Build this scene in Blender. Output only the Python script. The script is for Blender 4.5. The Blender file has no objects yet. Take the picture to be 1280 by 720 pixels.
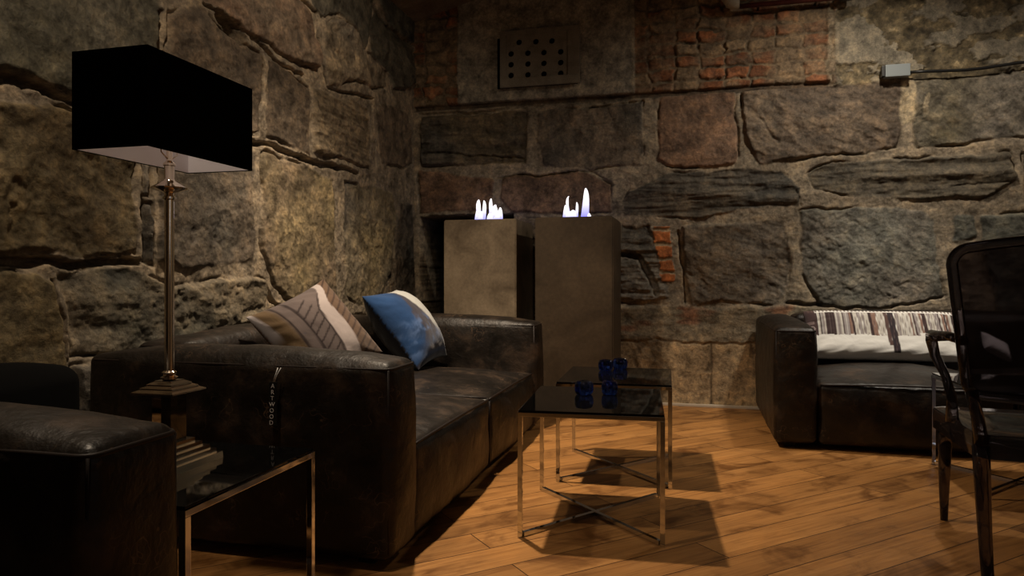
import bpy, bmesh, math, random
import numpy as np
from mathutils import Vector, Matrix

random.seed(7)
C = bpy.context.scene.collection
PI = math.pi

# ------------------------------------------------------------------ camera
FPX = 880.0                      # focal length in pixels of the 1280 px wide frame
HZ = 347.0                       # horizon row
CAMZ = 1.0
YAW = math.radians(14.34)        # the view axis points this far left of +Y
SN, CS = math.sin(YAW), math.cos(YAW)
cam_data = bpy.data.cameras.new('camera')
cam_data.sensor_width = 36.0
cam_data.lens = FPX / 1280 * 36
cam_data.shift_y = -(360 - HZ) / 1280
cam_data.clip_start = 0.05
cam = bpy.data.objects.new('camera', cam_data)
cam.location = (0, 0, CAMZ)
cam.rotation_euler = (PI / 2, 0, YAW)
C.objects.link(cam)
bpy.context.scene.camera = cam

# ------------------------------------------------------------------ exposure, world, lights
vs = bpy.context.scene.view_settings
vs.view_transform = 'Standard'
vs.look = 'None'
vs.exposure = 0.0
vs.gamma = 1.0
vs.use_curve_mapping = False
w = bpy.data.worlds.new('world')
bpy.context.scene.world = w
w.use_nodes = True
w.node_tree.nodes['Background'].inputs[0].default_value = (0.9, 0.75, 0.6, 1)
w.node_tree.nodes['Background'].inputs[1].default_value = 0.004


def spot(name, loc, target, power, color, size, blend=0.6, radius=0.03):
    l = bpy.data.lights.new(name, 'SPOT')
    l.energy = power
    l.color = color
    l.spot_size = math.radians(size)
    l.spot_blend = blend
    l.shadow_soft_size = radius
    o = bpy.data.objects.new(name, l)
    o.location = loc
    o.rotation_euler = (Vector(target) - Vector(loc)).to_track_quat('-Z', 'Y').to_euler()
    C.objects.link(o)
    return o


WARM = (1.0, 0.80, 0.59)
spot('ceiling_or_fill_spot', (-1.33, 3.38, 3.15), (-1.25, 3.7, 0), 400, WARM, 96, 1.0, 0.05)
spot('ceiling_or_fill_spot', (-1.33, 3.6, 3.15), (-2.3, 4.2, 1.5), 27, WARM, 140, 0.9, 0.05)
spot('ceiling_or_fill_spot', (1.45, 4.62, 3.15), (1.35, 5.15, 0.5), 150, (1.0, 0.9, 0.76), 52, 0.8, 0.05)  # extra narrow beam added to brighten the back sofa's seat and cushion
spot('ceiling_or_fill_spot', (-1.6, 1.6, 3.1), (-1.5, 1.1, 0.7), 60, WARM, 44, 1.0, 0.05)  # extra narrow beam added to brighten the nearest sofa arm
spot('ceiling_or_fill_spot', (1.30, 4.50, 3.15), (1.0, 5.3, 0.9), 100, (1.0, 0.87, 0.71), 150, 1.0, 0.05)
spot('ceiling_or_fill_spot', (-1.45, 1.45, 3.1), (-2.15, 1.95, 0.9), 88, WARM, 136, 1.0, 0.05)
spot('ceiling_or_fill_spot', (3.4, 4.50, 3.15), (3.2, 5.5, 1.2), 56, (1.0, 0.87, 0.71), 150, 1.0, 0.05)
spot('ceiling_or_fill_spot', (3.9, 0.9, 3.1), (5.1, 1.1, 1.2), 110, WARM, 95, 0.8, 0.05)  # unseen lamp added to light wall_right for reflections in the metal
spot('ceiling_or_fill_spot', (1.2, -1.1, 3.1), (1.0, -2.0, 1.2), 60, WARM, 95, 0.8, 0.05)  # unseen lamp added so that a lit wall_front reflects in the lamp pole
# cool strip light added out of view for highlights on the chrome
al = bpy.data.lights.new('chrome_highlight_light', 'AREA')
al.shape = 'RECTANGLE'; al.size = 0.35; al.size_y = 1.9; al.energy = 2.6; al.color = (0.9, 0.93, 1.0)
ao = bpy.data.objects.new('chrome_highlight_light', al)
ao.location = (3.3, -1.7, 1.7)
ao.rotation_euler = (Vector((-1.0, 3.0, 0.9)) - Vector(ao.location)).to_track_quat('-Z', 'Z').to_euler()
C.objects.link(ao)


# ------------------------------------------------------------------ helpers
def tag(o, label=None, cat=None, group=None, kind=None):
    if label: o['label'] = label
    if cat: o['category'] = cat
    if group: o['group'] = group
    if kind: o['kind'] = kind
    return o


def empty(name, loc=(0, 0, 0), rz=0.0):
    o = bpy.data.objects.new(name, None)
    o.location = loc
    o.rotation_euler = (0, 0, rz)
    o.empty_display_size = 0.1
    C.objects.link(o)
    return o


def obj(name, verts, faces, m, parent=None, smooth=True):
    me = bpy.data.meshes.new(name)
    me.from_pydata([tuple(v) for v in verts], [], faces)
    me.update()
    if smooth:
        me.polygons.foreach_set('use_smooth', [True] * len(me.polygons))
    me.materials.append(m)
    o = bpy.data.objects.new(name, me)
    C.objects.link(o)
    if parent: o.parent = parent
    return o


def copy_tree(o, parent=None):
    c = o.copy()
    C.objects.link(c)
    c.parent = parent
    for ch in list(o.children):
        copy_tree(ch, c)
    return c


class MB:
    """collects shapes into one mesh"""
    def __init__(self):
        self.v = []; self.f = []

    def add(self, v, f):
        n = len(self.v)
        self.v += [tuple(a) for a in v]
        self.f += [tuple(i + n for i in q) for q in f]
        return self

    def box(self, a, b, bev=0.0):
        bm = bmesh.new()
        bmesh.ops.create_cube(bm, size=1)
        for v in bm.verts:
            v.co = Vector([(a[i] + b[i]) / 2 + v.co[i] * (b[i] - a[i]) for i in range(3)])
        if bev:
            bmesh.ops.bevel(bm, geom=bm.edges[:], offset=bev, segments=2, affect='EDGES', profile=0.7)
        bm.verts.ensure_lookup_table(); bm.verts.index_update()
        self.add([v.co[:] for v in bm.verts], [[v.index for v in f.verts] for f in bm.faces])
        bm.free()
        return self

    def bar(self, p, q, wd, ht):
        """square bar from p to q"""
        p, q = Vector(p), Vector(q)
        d = (q - p).normalized()
        up = Vector((0, 0, 1)) if abs(d.z) < 0.9 else Vector((0, 1, 0))
        s = d.cross(up).normalized(); u = s.cross(d).normalized()
        vs_ = []
        for e in (p, q):
            for (i, j) in ((-1, -1), (1, -1), (1, 1), (-1, 1)):
                vs_.append(e + s * (i * wd / 2) + u * (j * ht / 2))
        return self.add(vs_, [(0, 1, 2, 3), (7, 6, 5, 4), (0, 4, 5, 1), (1, 5, 6, 2), (2, 6, 7, 3), (3, 7, 4, 0)])

    def tube(self, pts, rad, n=8, closed=False):
        pts = [Vector(p) for p in pts]
        if not hasattr(rad, '__len__'): rad = [rad] * len(pts)
        L = len(pts)
        rings = []
        prev = None
        for i in range(L):
            if closed: d = pts[(i + 1) % L] - pts[i - 1]
            else: d = pts[min(i + 1, L - 1)] - pts[max(i - 1, 0)]
            d.normalize()
            if prev is None:
                a = Vector((0, 0, 1)) if abs(d.z) < 0.9 else Vector((1, 0, 0))
                s = d.cross(a).normalized()
            else:
                s = (prev - d * prev.dot(d)).normalized()
            prev = s
            u = d.cross(s)
            r = rad[i]
            rings.append([pts[i] + (s * math.cos(2 * PI * k / n) + u * math.sin(2 * PI * k / n)) * r for k in range(n)])
        v = [p for r in rings for p in r]
        f = []
        for i in range(L if closed else L - 1):
            j = (i + 1) % L
            for k in range(n):
                f.append((i * n + k, i * n + (k + 1) % n, j * n + (k + 1) % n, j * n + k))
        if not closed:
            f.append(tuple(range(n))[::-1])
            f.append(tuple((L - 1) * n + k for k in range(n)))
        return self.add(v, f)

    def lathe(self, prof, c=(0, 0, 0), n=32, sides=None):
        """prof: list of (r, z); sides=4 makes a square section"""
        n = sides or n
        v = []; f = []
        for (r, z) in prof:
            for k in range(n):
                a = 2 * PI * (k + (0.5 if sides else 0)) / n
                rr = r * (math.sqrt(2) if sides == 4 else 1)
                v.append((c[0] + rr * math.cos(a), c[1] + rr * math.sin(a), c[2] + z))
        for i in range(len(prof) - 1):
            for k in range(n):
                f.append((i * n + k, i * n + (k + 1) % n, (i + 1) * n + (k + 1) % n, (i + 1) * n + k))
        f.append(tuple(range(n))[::-1])
        f.append(tuple((len(prof) - 1) * n + k for k in range(n)))
        return self.add(v, f)

    def build(self, name, m, parent=None, smooth=False):
        return obj(name, self.v, self.f, m, parent, smooth)


def smooth_angle(o, deg=40):
    me = o.data
    bm = bmesh.new(); bm.from_mesh(me)
    bmesh.ops.recalc_face_normals(bm, faces=bm.faces[:])
    for f in bm.faces: f.smooth = True
    for e in bm.edges:
        if len(e.link_faces) == 2:
            try:
                e.smooth = e.calc_face_angle() < math.radians(deg)
            except ValueError:
                pass
    bm.to_mesh(me); bm.free()
    return o


# ---------------- numpy noise
_rng = np.random.RandomState(11)
_T = _rng.rand(256, 256)


def vnoise(x, y):
    xi = np.floor(x).astype(int); yi = np.floor(y).astype(int)
    fx = x - xi; fy = y - yi
    fx = fx * fx * (3 - 2 * fx); fy = fy * fy * (3 - 2 * fy)
    a = _T[xi & 255, yi & 255]; b = _T[(xi + 1) & 255, yi & 255]
    c = _T[xi & 255, (yi + 1) & 255]; d = _T[(xi + 1) & 255, (yi + 1) & 255]
    return (a * (1 - fx) + b * fx) * (1 - fy) + (c * (1 - fx) + d * fx) * fy


def fbm(x, y, oct=4, seed=0.0):
    s = 0; a = 0.5; t = 0
    for i in range(oct):
        s = s + a * vnoise(x * 2 ** i + seed * 17.3 + i * 5.1, y * 2 ** i + seed * 9.7 + i * 3.3)
        t += a; a *= 0.55
    return s / t * 2 - 1          # about -1..1


def sstep(a, b, x):
    t = np.clip((x - a) / (b - a), 0, 1)
    return t * t * (3 - 2 * t)


def poly_sd(px, py, poly):
    """signed distance, positive inside"""
    d = np.full(px.shape, 1e9); inside = np.zeros(px.shape, bool)
    n = len(poly)
    for i in range(n):
        ax, ay = poly[i]; bx, by = poly[(i + 1) % n]
        ex, ey = bx - ax, by - ay
        wx, wy = px - ax, py - ay
        t = np.clip((wx * ex + wy * ey) / (ex * ex + ey * ey + 1e-12), 0, 1)
        d = np.minimum(d, (wx - ex * t) ** 2 + (wy - ey * t) ** 2)
        cond = (ay > py) != (by > py)
        with np.errstate(divide='ignore', invalid='ignore'):
            xin = (bx - ax) * (py - ay) / (by - ay + 1e-12) + ax
        inside ^= cond & (px < xin)
    d = np.sqrt(d)
    return np.where(inside, d, -d)


def line_d(px, py, pts):
    d = np.full(px.shape, 1e9)
    for (ax, ay), (bx, by) in zip(pts[:-1], pts[1:]):
        ex, ey = bx - ax, by - ay
        wx, wy = px - ax, py - ay
        t = np.clip((wx * ex + wy * ey) / (ex * ex + ey * ey + 1e-12), 0, 1)
        d = np.minimum(d, (wx - ex * t) ** 2 + (wy - ey * t) ** 2)
    return np.sqrt(d)


# ---------------- materials
def new_mat(name, color=(0.5, 0.5, 0.5), rough=0.5, metal=0.0, spec=0.5, trans=0.0, ior=1.45, coat=0.0):
    m = bpy.data.materials.new(name)
    m.use_nodes = True
    b = m.node_tree.nodes['Principled BSDF']
    b.inputs['Base Color'].default_value = (*color, 1)
    b.inputs['Roughness'].default_value = rough
    b.inputs['Metallic'].default_value = metal
    b.inputs['Specular IOR Level'].default_value = spec
    b.inputs['Transmission Weight'].default_value = trans
    b.inputs['IOR'].default_value = ior
    b.inputs['Coat Weight'].default_value = coat
    return m


def nd(m, t, **kw):
    n = m.node_tree.nodes.new(t)
    for k, v in kw.items():
        if k in n.inputs.keys() if isinstance(k, str) and k[0].isupper() else False:
            n.inputs[k].default_value = v
        else:
            setattr(n, k, v)
    return n


def lk(m, a, b): m.node_tree.links.new(a, b)


def ramp(m, fac, stops):
    r = m.node_tree.nodes.new('ShaderNodeValToRGB')
    e = r.color_ramp.elements
    while len(e) < len(stops): e.new(0.5)
    for i, (p, c) in enumerate(stops):
        e[i].position = p
        e[i].color = (*c, 1) if len(c) == 3 else c
    lk(m, fac, r.inputs[0])
    return r


def noise(m, vec, scale, detail=6, rough=0.55, dist=0.0):
    n = m.node_tree.nodes.new('ShaderNodeTexNoise')
    n.inputs['Scale'].default_value = scale
    n.inputs['Detail'].default_value = detail
    n.inputs['Roughness'].default_value = rough
    n.inputs['Distortion'].default_value = dist
    if vec is not None: lk(m, vec, n.inputs['Vector'])
    return n


def coords(m, scale=(1, 1, 1), rot=(0, 0, 0), kind='Object'):
    t = m.node_tree.nodes.new('ShaderNodeTexCoord')
    mp = m.node_tree.nodes.new('ShaderNodeMapping')
    mp.inputs['Scale'].default_value = scale
    mp.inputs['Rotation'].default_value = rot
    lk(m, t.outputs[kind], mp.inputs['Vector'])
    return mp.outputs[0]


def bump(m, height, strength=0.3, dist=0.01, prev=None):
    b = m.node_tree.nodes.new('ShaderNodeBump')
    b.inputs['Strength'].default_value = strength
    b.inputs['Distance'].default_value = dist
    lk(m, height, b.inputs['Height'])
    if prev is not None: lk(m, prev, b.inputs['Normal'])
    lk(m, b.outputs[0], m.node_tree.nodes['Principled BSDF'].inputs['Normal'])
    return b.outputs[0]


def mix(m, a, b, fac, mode='MIX'):
    n = m.node_tree.nodes.new('ShaderNodeMix')
    n.data_type = 'RGBA'; n.blend_type = mode
    for i, v in ((0, fac), (6, a), (7, b)):
        if hasattr(v, 'links'): lk(m, v, n.inputs[i])
        elif i == 0: n.inputs[0].default_value = v
        else: n.inputs[i].default_value = (*v, 1)
    return n.outputs[2]


def mat_masonry():
    m = new_mat('masonry', rough=0.8, spec=0.3)
    b = m.node_tree.nodes['Principled BSDF']
    a = m.node_tree.nodes.new('ShaderNodeVertexColor'); a.layer_name = 'Col'
    v = coords(m)
    n1 = noise(m, v, 10, 9, 0.68, 0.15)
    n2 = noise(m, v, 45, 7, 0.75, 0.3)
    r1 = ramp(m, n1.outputs[0], [(0.34, (0.38, 0.37, 0.36)), (0.5, (0.95, 0.95, 0.95)), (0.68, (1.75, 1.65, 1.5))])
    r2 = ramp(m, n2.outputs[0], [(0.36, (0.68, 0.68, 0.68)), (0.52, (1, 1, 1)), (0.68, (1.4, 1.38, 1.32))])
    c = mix(m, a.outputs[0], r1.outputs[0], 1.0, 'MULTIPLY')
    c = mix(m, c, r2.outputs[0], 1.0, 'MULTIPLY')
    lk(m, c, b.inputs['Base Color'])
    rr = ramp(m, n1.outputs[0], [(0.35, (0.5, 0.5, 0.5)), (0.65, (0.85, 0.85, 0.85))])
    lk(m, rr.outputs[0], b.inputs['Roughness'])
    p = bump(m, n1.outputs[0], 0.7, 0.018)
    bump(m, n2.outputs[0], 0.8, 0.008, p)
    return m


def mat_leather():
    m = new_mat('leather', rough=0.4, spec=0.5)
    b = m.node_tree.nodes['Principled BSDF']
    v = coords(m)
    n1 = noise(m, v, 5.5, 8, 0.62, 0.25)
    c = ramp(m, n1.outputs[0], [(0.36, (0.0035, 0.0025, 0.0016)), (0.54, (0.011, 0.007, 0.0042)), (0.74, (0.058, 0.035, 0.02))])
    # pull-up scuffs
    vr = nd(m, 'ShaderNodeTexVoronoi', feature='DISTANCE_TO_EDGE')
    vr.inputs['Scale'].default_value = 9
    nw = noise(m, v, 6, 3)
    vv = mix(m, v, nw.outputs['Color'], 0.45)
    lk(m, vv, vr.inputs['Vector'])
    e = ramp(m, vr.outputs['Distance'], [(0.0, (1, 1, 1)), (0.02, (0, 0, 0))])
    n3 = noise(m, v, 7, 3)
    msk = ramp(m, n3.outputs[0], [(0.5, (0, 0, 0)), (0.66, (0.6, 0.6, 0.6))])
    f = mix(m, e.outputs[0], msk.outputs[0], 1.0, 'MULTIPLY')
    cc = mix(m, c.outputs[0], (0.15, 0.092, 0.055), f)
    lk(m, cc, b.inputs['Base Color'])
    rr = ramp(m, n1.outputs[0], [(0.3, (0.36, 0.36, 0.36)), (0.7, (0.56, 0.56, 0.56))])
    lk(m, rr.outputs[0], b.inputs['Roughness'])
    n4 = noise(m, v, 160, 3)
    n5 = noise(m, v, 8, 5, 0.55, 0.25)
    p = bump(m, n5.outputs[0], 0.5, 0.025)
    bump(m, n4.outputs[0], 0.25, 0.002, p)
    return m


def mat_floor():
    m = new_mat('oak_floor', rough=0.42, spec=0.35)
    b = m.node_tree.nodes['Principled BSDF']
    v = coords(m, rot=(0, 0, -math.radians(43.5)))
    br = nd(m, 'ShaderNodeTexBrick', offset=0.37, offset_frequency=2, squash=1.0)
    br.inputs['Color1'].default_value = (0, 0, 0, 1)
    br.inputs['Color2'].default_value = (1, 1, 1, 1)
    br.inputs['Mortar'].default_value = (0.5, 0.5, 0.5, 1)
    br.inputs['Scale'].default_value = 1
    br.inputs['Mortar Size'].default_value = 0.002
    br.inputs['Mortar Smooth'].default_value = 0.1
    br.inputs['Bias'].default_value = 0
    br.inputs['Brick Width'].default_value = 1.9
    br.inputs['Row Height'].default_value = 0.165
    lk(m, v, br.inputs['Vector'])
    # grain, shifted from plank to plank
    sh = nd(m, 'ShaderNodeVectorMath', operation='SCALE'); sh.inputs['Scale'].default_value = 7.3
    lk(m, br.outputs['Color'], sh.inputs[0])
    ad = nd(m, 'ShaderNodeVectorMath', operation='ADD')
    lk(m, v, ad.inputs[0]); lk(m, sh.outputs[0], ad.inputs[1])
    mp = m.node_tree.nodes.new('ShaderNodeMapping'); mp.inputs['Scale'].default_value = (0.7, 13, 1)
    lk(m, ad.outputs[0], mp.inputs['Vector'])
    g = noise(m, mp.outputs[0], 2.6, 9, 0.7, 1.2)
    wv = nd(m, 'ShaderNodeMapping'); wv.inputs['Scale'].default_value = (2.0, 2.6, 1)
    lk(m, ad.outputs[0], wv.inputs['Vector'])
    big = noise(m, wv.outputs[0], 1.6, 4, 0.6, 0.8)
    c = ramp(m, g.outputs[0], [(0.28, (0.22, 0.10, 0.03)), (0.5, (0.42, 0.205, 0.065)), (0.70, (0.54, 0.28, 0.095))])
    c2 = ramp(m, big.outputs[0], [(0.32, (0.42, 0.36, 0.3)), (0.48, (1, 1, 1)), (0.7, (1.15, 1.12, 1.05))])
    pl = ramp(m, br.outputs['Color'], [(0, (0.75, 0.72, 0.7)), (1, (1.12, 1.1, 1.08))])
    x = mix(m, c.outputs[0], c2.outputs[0], 1, 'MULTIPLY')
    x = mix(m, x, pl.outputs[0], 1, 'MULTIPLY')
    # knots
    kn = nd(m, 'ShaderNodeTexVoronoi', feature='F1'); kn.inputs['Scale'].default_value = 1.5
    km = nd(m, 'ShaderNodeMapping'); km.inputs['Scale'].default_value = (1, 1.9, 1)
    lk(m, ad.outputs[0], km.inputs['Vector']); lk(m, km.outputs[0], kn.inputs['Vector'])
    kr = ramp(m, kn.outputs['Distance'], [(0.0, (0.3, 0.22, 0.16)), (0.035, (0.5, 0.42, 0.35)), (0.09, (1, 1, 1))])
    x = mix(m, x, kr.outputs[0], 1, 'MULTIPLY')
    x = mix(m, x, (0.03, 0.013, 0.006), br.outputs['Fac'])
    lk(m, x, b.inputs['Base Color'])
    p = bump(m, g.outputs[0], 0.15, 0.004)
    inv = nd(m, 'ShaderNodeMath', operation='SUBTRACT'); inv.inputs[0].default_value = 1
    lk(m, br.outputs['Fac'], inv.inputs[1])
    bump(m, inv.outputs[0], 0.5, 0.003, p)
    return m


def mat_concrete(name, c1, c2, rough=0.6, sc=3.0):
    m = new_mat(name, rough=rough, spec=0.35)
    b = m.node_tree.nodes['Principled BSDF']
    v = coords(m)
    n1 = noise(m, v, sc, 7, 0.6, 0.7)
    c = ramp(m, n1.outputs[0], [(0.3, c1), (0.7, c2)])
    n2 = noise(m, v, sc * 14, 5, 0.6)
    r2 = ramp(m, n2.outputs[0], [(0.35, (0.85, 0.85, 0.85)), (0.65, (1.1, 1.1, 1.1))])
    lk(m, mix(m, c.outputs[0], r2.outputs[0], 1, 'MULTIPLY'), b.inputs['Base Color'])
    bump(m, n2.outputs[0], 0.12, 0.004)
    return m


def mat_fabric(name, sheen=0.2):
    m = new_mat(name, rough=0.85, spec=0.2)
    b = m.node_tree.nodes['Principled BSDF']
    a = m.node_tree.nodes.new('ShaderNodeVertexColor'); a.layer_name = 'Col'
    lk(m, a.outputs[0], b.inputs['Base Color'])
    b.inputs['Sheen Weight'].default_value = sheen
    n = noise(m, coords(m), 12, 4, 0.5, 0.5)
    bump(m, n.outputs[0], 0.3, 0.015)
    return m


M = {}
M['masonry'] = mat_masonry()
M['leather'] = mat_leather()
M['floor'] = mat_floor()
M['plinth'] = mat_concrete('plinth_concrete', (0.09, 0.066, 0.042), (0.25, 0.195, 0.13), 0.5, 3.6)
M['fabric'] = mat_fabric('printed_fabric')
M['piping'] = new_mat('piping_leather', (0.014, 0.009, 0.007), 0.5, 0, 0.3)
M['chrome'] = new_mat('chrome', (0.62, 0.64, 0.68), 0.05, 1.0)
nch = noise(M['chrome'], coords(M['chrome']), 30, 3)
rch = ramp(M['chrome'], nch.outputs[0], [(0.3, (0.05, 0.05, 0.05)), (0.7, (0.08, 0.08, 0.08))])
lk(M['chrome'], rch.outputs[0], M['chrome'].node_tree.nodes['Principled BSDF'].inputs['Roughness'])
M['nickel'] = new_mat('warm_nickel', (0.88, 0.77, 0.64), 0.11, 1.0)
M['blackglass'] = new_mat('black_glass', (0.002, 0.002, 0.002), 0.03, 0, 0.3)
M['shade'] = new_mat('shade_fabric', (0.0025, 0.0025, 0.003), 0.95, 0, 0.05)
M['shade_in'] = new_mat('shade_lining', (0.88, 0.86, 0.92), 0.8, 0, 0.2)
M['blueglass'] = new_mat('cobalt_glass', (0.04, 0.12, 0.75), 0.03, 0, 1.0, 1.0, 1.5)
M['crystal'] = new_mat('crystal', (0.3, 0.3, 0.3), 0.01, 0, 0.6, 1.0, 1.5)
M['smoke'] = new_mat('smoked_acrylic', (0.11, 0.095, 0.105), 0.05, 0, 0.35, 0.9, 1.25)
M['black'] = new_mat('black_plastic', (0.01, 0.01, 0.01), 0.4)
M['matteblack'] = new_mat('black_felt', (0.004, 0.004, 0.004), 0.95, 0, 0.1)
M['whiteplastic'] = new_mat('white_plastic', (0.5, 0.45, 0.38), 0.5)
M['greybox'] = new_mat('grey_plastic', (0.2, 0.23, 0.24), 0.45)
M['rustpipe'] = mat_concrete('red_paint', (0.05, 0.012, 0.01), (0.09, 0.02, 0.015), 0.5, 12)
M['cream'] = mat_concrete('cream_paint', (0.3, 0.26, 0.19), (0.42, 0.37, 0.28), 0.6, 20)
M['vent'] = mat_concrete('vent_paint', (0.16, 0.135, 0.10), (0.27, 0.24, 0.185), 0.6, 9)
M['letters'] = new_mat('silver_lettering', (0.6, 0.6, 0.6), 0.5)
M['trim'] = new_mat('trim_paint', (0.5, 0.43, 0.34), 0.5)
M['cloth'] = new_mat('pale_cotton', (0.5, 0.48, 0.5), 0.9, 0, 0.2)


# ------------------------------------------------------------------ pixel -> point on a wall
def ray(px, py):
    k = px - 640.0
    return (-SN * FPX + k * CS, CS * FPX + k * SN, HZ - py)


WX, WY = -2.30, 5.66


def on_left(px, py):
    r = ray(px, py); t = WX / r[0]
    return (r[1] * t, CAMZ + r[2] * t)


def on_back(px, py):
    r = ray(px, py); t = WY / r[1]
    return (r[0] * t, CAMZ + r[2] * t)


def build_masonry(name, us, zs, stones, cracks, mapper, place, zone=None, seed=0, grow=0.0):
    U, Z = np.meshgrid(us, zs, indexing='ij')
    wu = U + 0.030 * fbm(U * 5, Z * 5, 4, seed + 1) + 0.006 * fbm(U * 35, Z * 35, 2, seed + 5)
    wz = Z + 0.030 * fbm(U * 5, Z * 5, 4, seed + 2) + 0.006 * fbm(U * 35, Z * 35, 2, seed + 6)
    H = -0.022 + 0.014 * fbm(U * 7, Z * 9, 5, seed + 3) + 0.003 * fbm(U * 60, Z * 60, 2, seed + 4)
    mort = np.array([0.285, 0.235, 0.17])
    col = mort[None, None] * (1 + 0.3 * fbm(U * 3, Z * 3, 4, seed + 7))[..., None]
    for i, s in enumerate(stones):
        poly = [mapper(*p) for p in s['p']]
        pa = np.array(poly)
        lo = pa.min(0) - 0.1; hi = pa.max(0) + 0.1
        i0, i1 = np.searchsorted(us, [lo[0], hi[0]]); j0, j1 = np.searchsorted(zs, [lo[1], hi[1]])
        if i1 <= i0 or j1 <= j0: continue
        sl = (slice(i0, i1), slice(j0, j1))
        uu, zz = U[sl], Z[sl]
        sd = poly_sd(wu[sl], wz[sl], poly) + s.get('grow', grow)
        k = sstep(-0.004, s.get('edge', 0.022), sd)
        sc = s.get('fr', 3.5)
        rg = s.get('rough', 0.022)
        lay = s.get('lay', 0)      # >0: horizontal bedding
        if lay:
            n = fbm(uu * 2.2, zz * 16, 5, seed + 20 + i)
        else:
            an = (i * 2.399) % 3.14 * 0.5 - 0.9
            ru, rz = uu * math.cos(an) + zz * math.sin(an), -uu * math.sin(an) + zz * math.cos(an)
            n = 0.6 * fbm(uu * sc, zz * sc, 6, seed + 20 + i) + 0.5 * fbm(ru * sc * 0.7, rz * sc * 2.2, 6, seed + 24 + i)
        rid = 1 - np.abs(fbm(uu * sc * 1.3, zz * sc * 1.3, 5, seed + 60 + i))
        cx, cz = pa.mean(0)
        surf = s.get('h', 0.0) + 1.25 * rg * n - 0.35 * rg * np.clip(rid - 0.82, 0, 1) * 5.5 * sstep(-0.3, 0.3, fbm(uu * 2.5, zz * 2.5, 2, seed + 64 + i)) \
            + 0.004 * fbm(uu * 30, zz * 30, 3, seed + 90 + i) - 0.012
        tl = ((i * 37) % 11 - 5) * 0.004
        surf = surf + tl * (uu - cx) / 0.4
        H[sl] = H[sl] * (1 - k) + surf * k
        c = np.array(s['c']) * (1.3 if grow > 0 else 1.05)
        cn = 0.6 * fbm(uu * (2 if lay else 5), zz * (14 if lay else 5), 5, seed + 130 + i) + 0.7 * n
        cn2 = fbm(uu * 2.5, zz * 2.5, 4, seed + 170 + i)
        c2 = np.array(s.get('c2', (0.5 * c[0], 0.5 * c[1], 0.5 * c[2]))) * 1.25
        f = np.clip(0.5 + 0.9 * cn2, 0, 1)[..., None]
        cc = (c * (1 - f) + c2 * f) * (1 + 0.55 * cn)[..., None]
        kc = sstep(-0.004, 0.012, sd)[..., None]
        col[sl] = col[sl] * (1 - kc) + cc * kc
        # open joint round part of the stone
        g = np.exp(-(sd / 0.007) ** 2) * sstep(0.0, 0.45, fbm(uu * 4, zz * 4, 2, seed + 210 + i) + s.get('gap', 0.1))
        H[sl] = H[sl] - 0.036 * g
    for pts, wd, dp in cracks:
        pl = [mapper(*p) for p in pts]
        d = line_d(wu, wz, pl)
        ww = wd * (1 + 0.5 * fbm(U * 8, Z * 8, 2, seed + 300))
        H = H - dp * sstep(1.0, 0.35, d / ww)
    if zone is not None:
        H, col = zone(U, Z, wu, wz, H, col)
    nu, nz = U.shape
    P = place(U, Z, H)
    idx = np.arange(nu * nz).reshape(nu, nz)
    q = np.stack([idx[:-1, :-1], idx[1:, :-1], idx[1:, 1:], idx[:-1, 1:]], -1).reshape(-1, 4)
    if name == 'wall_left': q = q[:, ::-1]
    me = bpy.data.meshes.new(name)
    me.vertices.add(nu * nz); me.vertices.foreach_set('co', P.reshape(-1).astype(np.float32))
    me.loops.add(q.size); me.loops.foreach_set('vertex_index', q.reshape(-1).astype(np.int32))
    me.polygons.add(len(q))
    me.polygons.foreach_set('loop_start', np.arange(0, q.size, 4, dtype=np.int32))
    me.polygons.foreach_set('use_smooth', np.ones(len(q), bool))
    me.update(calc_edges=True)
    ca = me.color_attributes.new('Col', 'FLOAT_COLOR', 'POINT')
    rgba = np.ones((nu * nz, 4), np.float32); rgba[:, :3] = np.clip(col.reshape(-1, 3), 0.004, 0.9)
    ca.data.foreach_set('color', rgba.reshape(-1))
    me.materials.append(M['masonry'])
    o = bpy.data.objects.new(name, me)
    C.objects.link(o)
    tag(o, kind='structure')
    return o


# ---- colours of the stones
GRN = (0.125, 0.115, 0.088); GRY = (0.155, 0.137, 0.112); BRN = (0.175, 0.136, 0.097)
TAN = (0.24, 0.19, 0.125); DRK = (0.07, 0.065, 0.055); RED = (0.2, 0.128, 0.085); OLV = (0.2, 0.16, 0.09)
SLT = (0.12, 0.12, 0.10)


def S(c, *p, **k):
    d = dict(c=c, p=list(p)); d.update(k); return d


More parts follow.
